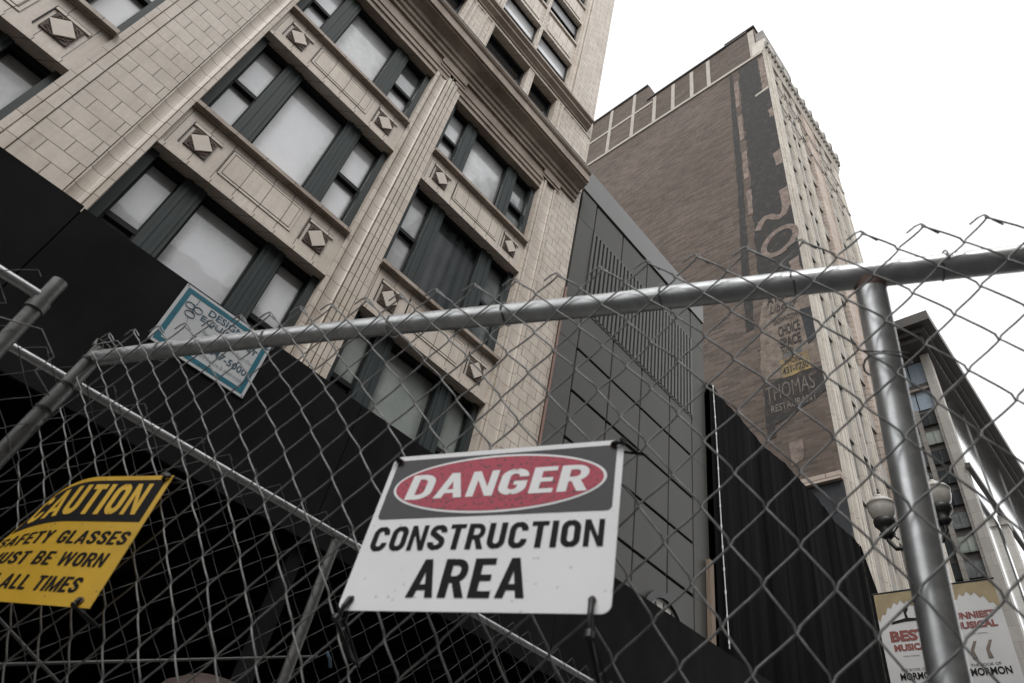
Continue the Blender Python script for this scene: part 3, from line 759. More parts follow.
# painted areas on the wall: thin sheets of paint with ragged outlines
def paint(name, mat, pts, d, label=None, rag=.0):
    """pts in (y,z); ragged edge"""
    out = []
    n = len(pts)
    for i in range(n):
        (y0,z0),(y1,z1) = pts[i], pts[(i+1)%n]
        L_ = math.hypot(y1-y0, z1-z0); m = max(1, int(L_/.5)) if rag else 1
        for k in range(m):
            t = k/m; out.append((max(9.012, y0+(y1-y0)*t+(random.uniform(-rag,rag) if rag and k else 0)), z0+(z1-z0)*t+(random.uniform(-rag,rag) if rag and k else 0)))
    mb = MB(); mb.prism([(y, Z(z)) for y, z in out], 'x', XT-d, XT-.001)
    return mb.build(name, mat, bb)
random.seed(11)
paint('painted_patch', 'dark_paint_brick', [(8.9,64.4),(11.45,64.5),(11.55,57),(11.5,50),(11.7,43),(11.85,36.2),(11.9,33.1),(8.9,33.1)], .02, rag=.10)
paint('painted_patch', 'dark_paint_brick', [(12.05,64.3),(12.35,64.3),(12.55,55),(12.65,45),(12.95,36),(13.0,30.5),(12.5,30.5),(12.35,38),(12.1,50)], .018, rag=.05)
for z0, z1 in ((62.5,57.8),(56.2,52.2),(50.3,46.5),(44.8,41.8)):
    paint('pale_patch', 'faded_paint_brick', [(11.58,z0),(11.98,z0),(12.05,z1),(11.68,z1)], .026, rag=.05)
paint('pale_patch', 'faded_paint_brick', [(8.9,64.2),(9.55,64.2),(9.55,58.2),(8.9,57.8)], .028, rag=.06)
paint('pale_patch', 'band_paint', [(8.95,58.3),(10.25,58.0),(10.25,57.7),(8.95,57.9)], .034, rag=.03)
for yc, zc, w_, h_ in ((9.1,53.8,.35,.7),(9.15,47.0,.5,1.0),(9.2,41.8,.35,1.2),(9.4,34.2,.4,1.1)):
    paint('pale_patch', 'faded_paint_brick', [(yc-w_,zc-h_),(yc+w_*.8,zc-h_*.9),(yc+w_,zc+h_*.8),(yc-w_*.7,zc+h_)], .03, rag=.12)
# the big ghost letter O and the tail of the one above it
def stroke(pts, wdt, x, mat, name='painted_letter', closed=False):
    mb = MB(); n = len(pts); L1 = []; L2 = []
    for i, (y, z) in enumerate(pts):
        a_ = pts[(i-1)%n] if (closed or i) else pts[i]; b_ = pts[(i+1)%n] if (closed or i < n-1) else pts[i]
        dy, dz = b_[0]-a_[0], b_[1]-a_[1]; l = math.hypot(dy, dz) or 1
        # stroke is as thick across as its own width
        ny, nz = -dz/l, dy/l
        L1.append((y+ny*wdt/2, z+nz*wdt/2)); L2.append((y-ny*wdt/2, z-nz*wdt/2))
    m = n if closed else n-1
    for i in range(m):
        j = (i+1)%n
        mb.prism([(L1[i][0],Z(L1[i][1])),(L1[j][0],Z(L1[j][1])),(L2[j][0],Z(L2[j][1])),(L2[i][0],Z(L2[i][1]))], 'x', XT-x, XT-.022)
    return mb.build(name, mat, bb)
stroke([(10.15+1.12*math.cos(t), 37.5+1.12*math.sin(t)-.30*math.cos(t)) for t in [2*math.pi*k/36 for k in range(36)]], .42, .036, 'faded_paint_brick', closed=True)
stroke([(11.5,39.6),(11.2,40.3),(10.85,40.6),(10.5,40.5),(10.2,40.15),(9.9,39.95),(9.6,40.1),(9.42,40.5),(9.35,41.2),(9.36,42.2),(9.4,42.9)], .5, .036, 'faded_paint_brick')
# small painted adverts
def wallfn(u, v, d): return (XT-.04-d, u, Z(v))
paint('pale_patch', 'paint_pale', [(11.75,32.8),(8.9,33.0),(8.9,26.2),(11.5,26.0),(12.3,26.3),(12.2,30.6)], .012, rag=.08)
paint('painted_patch', 'paint_blueblack', [(9.62,30.6),(8.9,30.5),(8.9,28.0),(9.5,27.7)], .03, rag=.03)

paint('advert_panel', 'paint_pale', [(11.15,29.9),(9.75,29.95),(9.70,26.9),(11.1,26.8)], .022, rag=.02)
paint('advert_panel', 'paint_yellow', [(11.2,27.25),(9.6,27.3),(9.55,25.95),(11.15,25.9)], .03, rag=.05)
paint('painted_patch', 'paint_ghost_black', [(12.35,25.85),(9.0,25.85),(9.0,24.2),(10.8,23.3),(11.9,23.0),(11.9,22.2),(12.3,22.1)], .026, rag=.08)
paint('pale_patch', 'faded_paint_brick', [(11.3,21.6),(10.6,21.6),(10.7,20.4),(11.3,20.2)], .02, rag=.1)
paint('painted_patch', 'red_ghost', [(12.45,31.0),(12.25,31.0),(12.2,28.6),(12.4,28.6)], .02, rag=.05)
def advert(txt, y0, y1, z0, z1, mat, bold=.02, shear=0.):
    mb = MB()
    # reads from left (far, +y) to right (near, -y)
    put_text(mb, txt, lambda u, v, d: (XT-.044, y0+(y1-y0)*u, Z(v)), 0, 1, z0, z1, bold, shear)
    return mb.build('painted_letter', mat, bb)
advert('ATERIAL', 11.5, 9.4, 32.0, 32.75, 'paint_ghost_black', .03)
advert('Liberty', 11.4, 9.7, 30.95, 31.8, 'paint_ghost_black', .0, .3)
advert('"DOWNTOWN"', 11.3, 9.5, 30.1, 30.6, 'paint_ghost_black', .01)
advert('CHOICE', 11.05, 9.75, 29.0, 29.85, 'paint_ghost_black', .02)
advert('SPACE', 11.05, 9.8, 28.05, 28.85, 'paint_ghost_black', .03)
advert('300', 11.0, 10.35, 27.6, 27.95, 'paint_ghost_black', .0)
advert('OFFICES', 10.95, 9.85, 27.32, 27.56, 'ink_navy', .0, .2)
advert('PHONE', 10.9, 9.9, 26.75, 27.15, 'paint_ghost_black', .01)
advert('431-1730', 11.1, 9.65, 26.1, 26.6, 'paint_ghost_black', .02)
advert('THOMAS', 12.2, 9.5, 24.55, 25.6, 'paint_ghost_white', -.005)
advert('RESTAURANT', 12.0, 9.5, 23.75, 24.25, 'paint_ghost_white', .02)
# ledge and slate painted foot of the wall
a = MB(); a.box(XT-.25, XT, 9.0, 12.5, Z(18.75), Z(19.15)); a.build('ledge', 'pink_stone', bb)
a = MB(); a.box(XT-.03, XT-.002, 9.0, 30, 0, Z(18.74)); a.build('painted_foot', 'paint_blueblack', bb)

# street front
fl = [16.5+3.72*k for k in range(14)]
PI_ = [(28.37,30.0,'white_stone',8.92),(30.45,30.62,'white_stone',9.05),(31.35,32.0,'white_stone',9.0),(33.1,33.25,'white_stone',9.05),(34.0,34.7,'white_stone',9.0),(36.1,38.6,'pink_stone',8.96),(39.5,39.7,'white_stone',9.05),(40.5,41.1,'white_stone',9.0),(42.0,42.15,'white_stone',9.05),(42.9,44.4,'white_stone',8.96)]
for x0_, x1_, m_, y_ in PI_:
    a = MB(); a.box(x0_, x1_, y_, 9.9 if x0_ > 29 else 8.998, 0, Z(65.2))
    if x1_-x0_ > .5: a.box(x0_+.1, x0_+.22, y_-.07, y_-.002, 0, Z(65)); a.box(x1_-.22, x1_-.1, y_-.08, y_-.002, 0, Z(65))
    if x0_ == 28.37: a.box(28.9, 29.15, y_-.12, y_-.004, 0, Z(65)); a.box(29.4, 29.62, y_-.1, y_-.005, 0, Z(65))
    a.build('pier', m_, bb)
gaps = [(PI_[k][1], PI_[k+1][0]) for k in range(len(PI_)-1)]
a = MB()
for g0, g1 in gaps:
    if g1-g0 < .42: a.box(g0+.002, g1-.002, 9.16, 9.9, 0, Z(65.2)); continue
    for k in range(len(fl)):
        z = fl[k]; a.box(g0+.002, g1-.002, 9.07, 9.9, Z(z-1.25), Z(z)); 
    a.box(g0+.002, g1-.002, 9.07, 9.9, 0, Z(fl[0]-1.26)); a.box(g0+.002, g1-.002, 9.07, 9.9, Z(64.9), Z(65.2))
a.build_each('spandrel', 'grey_stone', bb)
for g0, g1 in gaps:
    if g1-g0 < .42: continue
    for z in fl:
        a = MB(); zt = min(z+2.47, 64.9)
        a.box(g0+.002, g1-.002, 9.15, 9.2, Z(z), Z(zt)) 
        a.build('window', 'pane_tower', bb)
a = MB()
for k, z in enumerate((57.4, 61.1)):
    a.box(30.2, 44.4, 8.84, 8.885, Z(z), Z(z+.28))
a.build_each('string_course', 'tower_stone', bb)
a = MB(); a.prism(zz([(9.9,65.2),(8.9,65.2),(8.85,65.5),(8.72,65.9),(8.68,66.5),(8.5,66.8),(8.5,67.3),(8.6,67.5),(9.9,67.6)]), 'x', 28.30, 44.7); a.build('cornice', 'white_stone', bb)
a = MB()
for k in range(28): a.box(28.5+k*.58, 28.75+k*.58, 8.5, 8.7, Z(65.95), Z(66.6))
a.build_each('dentil', 'tower_stone', bb)
a = MB()
for k in range(11):
    x = 28.7+k*1.53; a.lathe([(.20,-.4),(.26,-.1),(.22,.2),(.26,.35),(.14,.5),(.18,.62),(.06,.8),(.0,.85)], (x,8.62,Z(67.2)), 8)
a.build_each('finial', 'tower_stone', bb)
a = MB(); a.box(28.4, 34, 8.6, 9.38, Z(67.6), Z(69.6)); a.build('parapet', 'tower_stone', bb)

# ================================================================== FAR TOWER WITH DARK OVERHANGING ROOF
ft = thing('glass_tower', 'far tower with a wide dark overhanging roof, pale corner pier and top-floor glass coloured as reflected sky', 'building', (80, 20, 0))
a = MB(); a.box(61.8, 130, 9.3, 40, 0, Z(52.8)); a.build('core', 'bronze', ft)
a = MB(); a.box(61.25, 62.9, 9.0, 9.7, 0, Z(52.8)); a.box(61.25, 61.48, 8.9, 8.998, 0, Z(52.8)); a.build('corner_pier', 'pier_stone', ft)
a = MB(); a.box(57.7, 140, 7.3, 42, Z(54.0), Z(55.2)); a.box(58.5, 140, 8.1, 42, Z(53.4), Z(53.998)); a.box(59.0, 140, 8.6, 41, Z(52.805), Z(53.395)); a.build('roof', 'bronze', ft)
a = MB(); a.box(61.72, 61.79, 9.7, 40, Z(49.4), Z(52.3)); a.box(61.72, 61.79, 9.7, 40, Z(46.4), Z(48.6)); a.build_each('top_glass', 'pane_sky_reflection', ft)
a = MB(); a.box(61.4, 61.79, 9.7, 40, Z(48.62), Z(48.9)); a.build('ledge', 'bronze_light', ft)
a = MB(); a.box(61.45, 61.79, 9.7, 40, Z(48.902), Z(49.38)); a.box(61.45, 61.79, 9.7, 40, Z(52.302), Z(52.8)); a.build('spandrel', 'bronze', ft)
a = MB()
for y in (11.2,12.6,14,15.4,16.8): a.box(61.68, 61.719, y-.04, y+.04, Z(46.4), Z(52.3))
a.build_each('mullion', 'sash_paint', ft)
piers_y = [9.9, 11.15, 11.9, 13.1, 13.9, 15.1, 15.9, 17.1]
a = MB()
for y in (9.75, 11.5, 13.4, 15.4, 17.4, 19.4): a.box(61.3, 61.79, y-.18, y+.18, 0, Z(46.2))
a.build_each('pier', 'tower_stone', ft)
ys = (9.75, 11.5, 13.4, 15.4, 17.4, 19.4)
for k in range(len(ys)-1):
    for q in range(18):
        z = 44.4-q*2.2
        a = MB(); a.box(61.6, 61.79, ys[k]+.2, ys[k+1]-.2, Z(z), Z(z+1.45)); a.box(61.55, 61.6, (ys[k]+ys[k+1])/2-.04, (ys[k]+ys[k+1])/2+.04, Z(z), Z(z+1.45))
        a.build('window', random.choice(['pane_tower','pane_tower','pane_curtain','pane_green']), ft)
a = MB(); a.box(62.92, 130, 9.22, 9.29, Z(20), Z(52.79)); a.build('street_glass', 'pane_pale', ft)
a = MB()
for k in range(5): a.box(72.6+k*12.2, 72.66+k*12.2, 9.12, 9.219, Z(20), Z(52.79))
for k in range(2): a.box(63.5, 130, 9.10, 9.118, Z(24+k*14), Z(24.06+k*14))
a.build_each('mullion', 'grey_coping', ft)
a = MB(); a.box(61.0, 78, 8.5, 8.9, Z(38.6), Z(39.1)); a.build('ledge', 'bronze', ft)
a = MB(); a.box(70.2, 71.4, 8.5, 9.09, 0, Z(37.6)); a.box(70.0, 71.6, 8.4, 9.09, Z(37.6), Z(38.59)); a.build('pier', 'pier_stone', ft)
a = MB()
for k in range(60): 
    x = 62.5+k*.9; a.add([(x,8.55,Z(52.8)),(x+.45,8.55,Z(52.8)),(x+.22,8.55,Z(52.0)),(x,8.61,Z(52.8)),(x+.45,8.61,Z(52.8)),(x+.22,8.61,Z(52.0))],[(0,1,2),(5,4,3),(0,3,4,1),(1,4,5,2),(2,5,3,0)])
a.build('reflected_teeth', 'bronze', ft)  # added teeth stand for the dentils' reflection in the street glass

# ================================================================== BUILDINGS ACROSS THE STREET (seen in the panes)
ob = thing('street_tower', 'grey tower across the street, seen only as a dark reflection in the cream building panes', 'building', (24, -20, 0))
a = MB(); a.box(17.5, 31, -30, -14, 0, Z(52)); a.box(20, 28, -27, -16, Z(52), Z(57)); a.build('wall', 'opp_wall', ob)
a = MB()
for i in range(8):
    for k in range(12): a.box(18.1+i*1.6, 19.1+i*1.6, -13.99, -13.95, Z(2+k*4), Z(4.6+k*4))
o_ = a.build('window_grid', 'opp_window', ob)

oc = thing('street_block', 'long low stone block across the street, only mirrored in the lower panes', 'building', (0, -20, 0))
a = MB(); a.box(-60, 17.4, -34, -14, 0, Z(24)); a.build('wall', 'tower_stone', oc)
a = MB()
for i in range(24):
    for k in range(5): a.box(-58+i*3.1, -56.2+i*3.1, -13.99, -13.95, Z(2+k*4.2), Z(4.4+k*4.2))
a.build('window_grid', 'opp_window', oc)
a = MB(); a.box(-60.3, 17.45, -34.2, -13.5, Z(24.0), Z(24.8)); a.build('cornice', 'tower_stone', oc)
# ================================================================== SIDEWALK SHED / HOARDING
YH = 4.2
hd = thing('hoarding', 'matt black plywood hoarding canopy over the pavement in front of the cream building', 'hoarding', (2, YH, 0))
seams = [-7.6, -5.2, -2.76, -.344, 2.01, 4.62, 7.25, 9.4, 11.6]
for k in range(len(seams)-1):
    a = MB(); up_ = .02 if k % 2 else 0.0
    ht = lambda x: Z(3.045)+max(0, x-2.7)*.0262+(.012 if k < 3 else 0)
    x0_, x1_ = seams[k]+.004, seams[k+1]-.004
    a.prism([(x0_,Z(1.85)),(x1_,Z(1.85)),(x1_,ht(x1_)),(x0_,ht(x0_))], 'y', YH, YH+.03)
    a.build('panel', 'black_ply', hd)
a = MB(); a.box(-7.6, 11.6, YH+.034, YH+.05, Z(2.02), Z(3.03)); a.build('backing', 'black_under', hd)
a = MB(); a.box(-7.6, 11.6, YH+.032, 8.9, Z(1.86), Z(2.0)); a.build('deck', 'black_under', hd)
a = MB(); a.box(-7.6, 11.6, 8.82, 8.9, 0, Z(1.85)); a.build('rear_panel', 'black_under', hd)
a = MB(); a.box(-7.62, -7.6, YH, 8.8, 0, Z(1.85)); a.box(11.6, 11.62, YH+2, 8.8, 0, Z(1.85)); a.build('added_end_panel', 'black_under', hd)  # end walls added to close off daylight and keep the underside dark
for k in range(9):
    a = MB(); x = seams[k]; a.box(x-.05, x+.05, YH+.06, YH+.16, 0, Z(1.858)); a.build('post', 'black_ply', hd)
a = MB()
for k in range(16): a.box(-7+k*1.2, -6.92+k*1.2, YH+.2, 8.8, Z(1.70), Z(1.858))
a.build_each('joist', 'black_ply', hd)
# brown rounded cover under the shed
a = MB(); a.lathe([(.0,.30),(.10,.29),(.19,.24),(.25,.15),(.27,.03),(.27,-.10),(.25,-.12)], (1.30,3.0,Z(.335)), 32)
dm = thing('rounded_cover', 'brown rounded cover peeping over the bottom edge behind the wire fence, under the black hoarding', 'cover', (1.3, 3.0, 0))
a.build('cap', 'dome_brown', dm); a = MB(); a.tube([(1.3,3,0),(1.3,3,Z(.23))], .05, 12); a.build('post', 'black_iron', dm)

# ------------------------------------------------------------------ trade board on the hoarding
BX0, BX1, BZ0, BZ1 = .420, 1.140, 2.500, 3.026
def bfn(u, v, d): return (BX0+u, YH-.012-d, Z(BZ0)+v)
BW, BH = BX1-BX0, BZ1-BZ0
bd = thing('trade_board', 'white board with a teal border, teal writing and looped logo, on the black hoarding', 'sign', (BX0, YH, Z(BZ0)))
a = MB(); flat(a, [(0,0),(BW,0),(BW,BH),(0,BH)], bfn, -.010, 0); a.build('board', 'trade_board', bd)
def frame_strip(mb, o0, o1, W, H, fn, d0, d1, r=0):
    for q in ([(o0,o0),(W-o0,o0),(W-o1,o1),(o1,o1)],[(W-o0,o0),(W-o0,H-o0),(W-o1,H-o1),(W-o1,o1)],[(W-o0,H-o0),(o0,H-o0),(o1,H-o1),(W-o1,H-o1)],[(o0,H-o0),(o0,o0),(o1,o1),(o1,H-o1)]):
        flat(mb, q, fn, d0, d1)
a = MB(); frame_strip(a, .022, .058, BW, BH, bfn, .0005, .0015); a.build('border', 'ink_teal', bd)
a = MB()
put_text(a, 'DESIGN', bfn, .225, .50, .40, .455, .015, d=.002)
a.build('lettering', 'ink_navy', bd); a = MB(); put_text(a, 'EQUIPMENT', bfn, .20, .655, .325, .380, .015, d=.002)
a.build('lettering', 'ink_navy', bd); a = MB(); put_text(a, '847-647-5000', bfn, .22, .655, .150, .205, .01, d=.002)
a.build('lettering', 'ink_navy', bd)
a = MB()
put_text(a, 'Rental Sales Service Every Day', bfn, .26, .66, .245, .280, .0, .2, d=.002)
a.build('small_print', 'ink_grey', bd); a = MB(); put_text(a, 'of the store fixture & shelf trade', bfn, .20, .66, .090, .120, .0, d=.002)
a.build('small_print', 'ink_grey', bd)
a = MB()
def loop(cx, cy, rx, ry, n=24): return [bfn(cx+rx*math.cos(2*math.pi*k/n), cy+ry*math.sin(2*math.pi*k/n), .003) for k in range(n+1)]
for q in ((.095,.385,.032,.024),(.158,.385,.030,.024),(.125,.325,.036,.024)): a.tube(loop(*q), .0022, 5, False)
a.tube([bfn(.128,.385,.003), bfn(.128,.47,.003)], .0018, 5); a.tube([bfn(.125,.30,.003), bfn(.155,.21,.003)], .0012, 5)
a.tube([bfn(.118,.41,.003), bfn(.128,.36,.003), bfn(.138,.345,.003)], .0035, 5)
a.build('logo', 'ink_navy', bd)
for i_, (u, v) in enumerate(((.012,.012),(BW-.012,.012),(BW-.012,BH-.012),(.012,BH-.012),(.04,BH*.5),(BW*.5,.04))):
    a = MB(); flat(a, disc_pts(u, v, .005, .005, 10), bfn, .0016, .004); a.build('screw', 'rust_steel', bd)

# ================================================================== NEAR CHAIN LINK FENCE
O = Vector((0.09350341575545196, 1.611835554101741, 0.9219461890141052+CZ))
E1 = Vector((0.38658352197747475, -0.9217821113232737, -0.029511350018237632)).normalized()
UPF = Vector((-0.18007063461053197, -0.1068252407217266, 0.9778358423046813)).normalized()
NF = Vector((0.9045041443169022, 0.3727010963079568, 0.20728276755291453)).normalized()   # away from the camera
Q = [[-0.005758184667338766, -0.006140528413208747], [0.8128547876985958, 0.0025470401087001283], [0.020834672068425535, -0.285815208195711], [-0.004839455146747644, -9.724089216139662e-05], [0.0077312568290264965, -0.005524272884667054], [-0.028342550431836516, -0.030986087672845043]]
def fp(s, u, n=0): return O+E1*s+UPF*u+NF*n
def knot(i, j):
    jj = min(j, 20); ii = i
    a, b = ii/20, jj/8
    B = [1, a, b, a*a, a*b, b*b]
    s = sum(B[k]*Q[k][0] for k in range(6)); u = sum(B[k]*Q[k][1] for k in range(6))
    if j > 20: u -= (j-20)*.047
    return s, u
_j = {}
def jit(i, j, amp):
    if (i, j) not in _j: _j[(i, j)] = (random.gauss(0, amp), random.gauss(0, amp))
    return _j[(i, j)]
random.seed(21)
nf = thing('chain_link_fence', 'near chain link fence on a steel pipe frame, carrying the danger and caution signs', 'fence', tuple(fp(.8, -2.35)))
WR = .00158
a = MB()
JM = 52
for k in range(-9, 50):
    pts = []
    for j in range(0, JM):
        right = ((j+k) % 2 != 0)
        i = k+1 if right else k
        s, u = knot(i, j)
        js, ju = jit(i, j, .0011)
        s += js; u += ju
        s += (.0018 if right else -.0018)
        if s < -.050+.55*min(0, u+.09): 
            if pts: pts.append(None)
            continue
        pts.append((s, u, right, j))
    run = []
    def flush(run):
        if len(run) < 2: return
        P = []
        first = run[0]
        if first[3] == 0 and first[2]:
            # turned-down selvage end: loops over the tip and back alongside the neighbour
            s, u = first[0], first[1]
            P.append(fp(s+.017, u-.014, .004)); P.append(fp(s+.006, u-.003, .003)); P.append(fp(s-.001, u+.004, 0.0))
        elif first[3] == 0:
            s, u = first[0], first[1]
            P.append(fp(s-.020, u-.012, -.004)); P.append(fp(s-.008, u-.001, -.003)); P.append(fp(s+.001, u+.005, .0))
        for a_, b_ in zip(run[:-1], run[1:]):
            n_ = -.0030 if not a_[2] else .0030
            bow = .0003*(1 if a_[2] else -1)
            for t in ((.0,) if not P else (.05,))+(.14, .38, .64, .88):
                s = a_[0]+(b_[0]-a_[0])*t; u = a_[1]+(b_[1]-a_[1])*t
                w_ = math.sin(math.pi*t)
                P.append(fp(s+bow*w_, u-.0004*math.sin(2*math.pi*t), n_*min(1, w_*1.9)))
        P.append(fp(run[-1][0], run[-1][1], 0))
        a.tube(P, WR, 6, False)
    for p in pts:
        if p is None: flush(run); run = []
        else: run.append(p)
    flush(run)
a.build('wire_mesh', 'fence_wire', nf)
# pipes stand behind the wire
PR = .0195
a = MB(); pts = [(-.055,-.052),(.2,-.050),(.45,-.050),(.813,-.053),(1.204,-.0605),(1.58,-.060),(1.774,-.060),(2.3,-.062)]
a.tube([fp(s, u, .0265) for s, u in pts], PR, 24); rail = a.build('top_rail', 'galvanised', nf)
a = MB(); a.tube([fp(1.605, -.083, .030), fp(1.607, -.28, .030), fp(1.611, -.605, .030), fp(1.62, -2.35, .030)], .0205, 24); a.build('post', 'galvanised', nf)
a = MB()   # swaged saddle where the post meets the rail
a.tube([fp(1.605, -.072, .030), fp(1.605, -.086, .030)], .0205, 24, True, [.0222, .0208]); a.build('weld_bead', 'rust_steel', nf)
def cray(px, py):
    v = Vector((px-512, py-341.5, 665.5747)); return Vector([sum(RM[r][c]*v[r] for r in range(3)) for c in range(3)])
lp0 = fp(-.062, -.045, .0265)
lp1 = Vector((lp0.x-.075, lp0.y+.155, lp0.z-1.0)); dl = (lp1-lp0)/1.0
a = MB(); a.tube([lp0-dl*.02, lp0+dl*2.3], PR, 24); a.build('post', 'galvanised_dull', nf)
a = MB()
for t in (.015, .09, .16): 
    c = lp0+dl*t; a.tube([c, c+dl.normalized()*.006], PR+.003, 20, False)
a.build_each('tie_band', 'black_iron', nf)
a = MB()
for s in (1.604,):
    for u in (-.21,):
        c = fp(s, u, .03); 
        a.tube([c+E1*(.029*math.cos(t))+NF*(.029*math.sin(t))+E1*.004+UPF*(.004*math.sin(t*2)) for t in [k*.35 for k in range(19)]], .0016, 5)
a.tube([fp(1.575,-.205,-.004), fp(1.63,-.215,-.006), fp(1.60,-.209,-.006)], .0016, 5)
a.build('wire_tie', 'fence_wire', nf)
# ties that lash the mesh to the rail
random.seed(5)
for s0 in (.16, .47, .78, 1.02, 1.30, 1.50, 1.70):
    u0_ = -.052-.006*min(1, s0/1.2); a = MB(); ra = PR+.0022
    ph = random.uniform(0, 2)
    a.tube([fp(s0, u0_, .0265)+E1*(.004*math.sin(t*.5+ph))+NF*(ra*math.cos(t))+UPF*(ra*math.sin(t)) for t in [k*.3 for k in range(-9, 12)]], .0014, 5, False)
    a.build('wire_tie', 'fence_wire', nf)
# extra twisted wire at the left end of the rail
a = MB()
for k in range(3):
    a.tube([fp(-.05+.004*k, -.022+.003*k, .0), fp(-.03, -.035, -.006), fp(.0+.02*k, -.03, -.004), fp(.03+.02*k, -.05, -.003)], .0013, 5)
a.tube([fp(-.05,-.03,0), fp(-.045,-.012,.0), fp(-.035,-.014,.01), fp(-.04,-.03,.02)], .0013, 5)
a.build('loose_wire', 'fence_wire', nf)

# ------------------------------------------------------------------ signs on the fence
def signmat(o, R): 
    m = Matrix.Identity(4)
    for r in range(3):
        for c in range(3): m[r][c] = R[r][c]
    m[0][3], m[1][3], m[2][3] = o[0], o[1], o[2]+CZ
    return m
SW, SHH = .356, .254
MD = signmat((0.4805104482512444, 0.8083660028077657, 0.5449643511288967), [[0.37194593023288747, 0.06775400961092676, -0.9257783855571668], [-0.9281347229102418, 0.04315938792338689, -0.36973396295499683], [0.014905069993809705, 0.9967681081453807, 0.0789378076257416]])
def mkfn(M, bend=None):
    def fn(u, v, d):
        # v measured upwards from the top edge (negative = down)
        dd = d
        if bend: u, v, dd = bend(u, v, d)
        return tuple(M @ Vector((u, v, dd)))
    return fn
MD = MD @ Matrix.Translation((.178,-.127,0)) @ Matrix.Diagonal((1.035,1.0,1.0,1)) @ Matrix.Translation((-.178,.128,0))
dfn = mkfn(MD)
dg = thing('danger_sign', 'white danger construction area sign with a red oval, tied to the near wire fence', 'sign', mat=MD)
a = MB(); flat(a, rrect(0, SW, -SHH, 0, .012), dfn, -.0012, 0); a.build('plate', 'sign_white', dg)
a = MB(); flat(a, rrect(.009, SW-.009, -.116, -.009, .007), dfn, .0002, .0007); a.build('header_panel', 'sign_black', dg)
a = MB(); flat(a, disc_pts(.178, -.0625, .159, .0500, 96), dfn, .0009, .0012); a.build('oval_border', 'ink_white', dg)
a = MB(); flat(a, disc_pts(.178, -.0625, .1550, .0462, 96), dfn, .0014, .0017); a.build('oval', 'sign_red', dg)
a = MB(); block_text(a, 'DANGER', dfn, .043, .313, -.085, -.041, .06, .0021, .09); a.build('headline', 'ink_white', dg)
a = MB(); block_text(a, 'CONSTRUCTION', dfn, .014, .340, -.168, -.129, .0, .0007); a.build('lettering', 'ink_black', dg); a = MB()
block_text(a, 'AREA', dfn, .094, .252, -.236, -.182, .0, .0007)
a.build('lettering', 'ink_black', dg)
def tie(parent, M, u, v, du, dv, nback):
    a = MB()
    P = [M @ Vector((u+du*.0, v+dv*.0, .004)), M @ Vector((u+du*.25, v+dv*.25, .006)), M @ Vector((u+du*.6, v+dv*.6, .002)), M @ Vector((u+du, v+dv, -nback))]
    a.tube(P, .0032, 8); a.tube([M @ Vector((u-du*.08, v-dv*.08, -.003)), P[0], P[1]], .0038, 8)
    h = M @ Vector((u+du*.5, v+dv*.5, .006)); a.tube([h, M @ Vector((u+du*.62, v+dv*.62, .008))], .006, 6)
    a.tube([P[3], M @ Vector((u+du*1.1+.01, v+dv*1.1, -nback-.01)), M @ Vector((u+du*.4, v+dv*.4-.004, -.01)), M @ Vector((u, v, -.004))], .0024, 6)
    return a.build('zip_tie', 'tie_black', parent)
tie(dg, MD, .014, -.012, -.012, .006, .02); tie(dg, MD, SW-.014, -.010, .026, .002, .02)
tie(dg, MD, .016, -.240, -.012, -.050, .06); tie(dg, MD, SW-.022, -.240, .004, -.075, .04)
for u, v in ((.014,-.012),(SW-.014,-.010),(.016,-.240),(SW-.022,-.238)):
    a = MB(); ring_ = disc_pts(u, v, .0048, .0048, 16); flat(a, ring_, dfn, .0008, .0018); a.build('eyelet', 'rust_steel', dg)

MC = signmat((0.16107317909476368, 1.5959152822683356, 0.5510933770159604), [[0.4078084878235064, 0.02813080227992365, -0.9126340423314226], [-0.9129619211296269, -0.0026359944445467076, -0.408036250963795], [-0.013884085364393655, 0.9996007750579109, 0.024607370384055027]])
def cbend(u, v, d):
    t = max(0, .17-u)/.17; q = max(0, 1+v/.20)
    k = t*t*q
    return (u+.012*k, v-.050*k, d-.03*k)
cfn = mkfn(MC, cbend)
cs = thing('caution_sign', 'yellow caution sign about safety glasses, its left side curled, on the near wire fence', 'sign', mat=MC)
def sheet(mb, u0, u1, v0, v1, fn, d0, d1, nu=24, nv=12, r=0):
    vs = []
    for d in (d0, d1):
        for i in range(nu+1):
            for j in range(nv+1): vs.append(fn(u0+(u1-u0)*i/nu, v0+(v1-v0)*j/nv, d))
    m = (nu+1)*(nv+1); fs = []
    for i in range(nu):
        for j in range(nv):
            o = i*(nv+1)+j; fs.append((o, o+nv+1, o+nv+2, o+1)); fs.append((o+m, o+1+m, o+nv+2+m, o+nv+1+m))
    for i in range(nu): fs.append((i*(nv+1), (i+1)*(nv+1), (i+1)*(nv+1)+m, i*(nv+1)+m)); o = nv; fs.append((i*(nv+1)+o, i*(nv+1)+o+m, (i+1)*(nv+1)+o+m, (i+1)*(nv+1)+o))
    for j in range(nv): fs.append((j, j+m, j+1+m, j+1)); o = nu*(nv+1); fs.append((o+j, o+j+1, o+j+1+m, o+j+m))
    mb.add(vs, fs, False)
a = MB(); sheet(a, 0, SW, -SHH, 0, cfn, -.0012, 0); a.build('plate', 'sign_yellow', cs)
a = MB(); sheet(a, .010, SW-.012, -.098, -.010, cfn, .0003, .0008); a.build('header_panel', 'ink_black', cs)
a = MB(); block_text(a, 'CAUTION', cfn, .030, .322, -.084, -.019, .0, .0015, .13); a.build('headline', 'ink_yellow', cs)
a = MB()
block_text(a, 'SAFETY GLASSES', cfn, .008, .344, -.143, -.117, .08, .0008)
a.build('lettering', 'ink_black', cs); a = MB(); block_text(a, 'MUST BE WORN', cfn, .024, .326, -.185, -.159, .08, .0008)
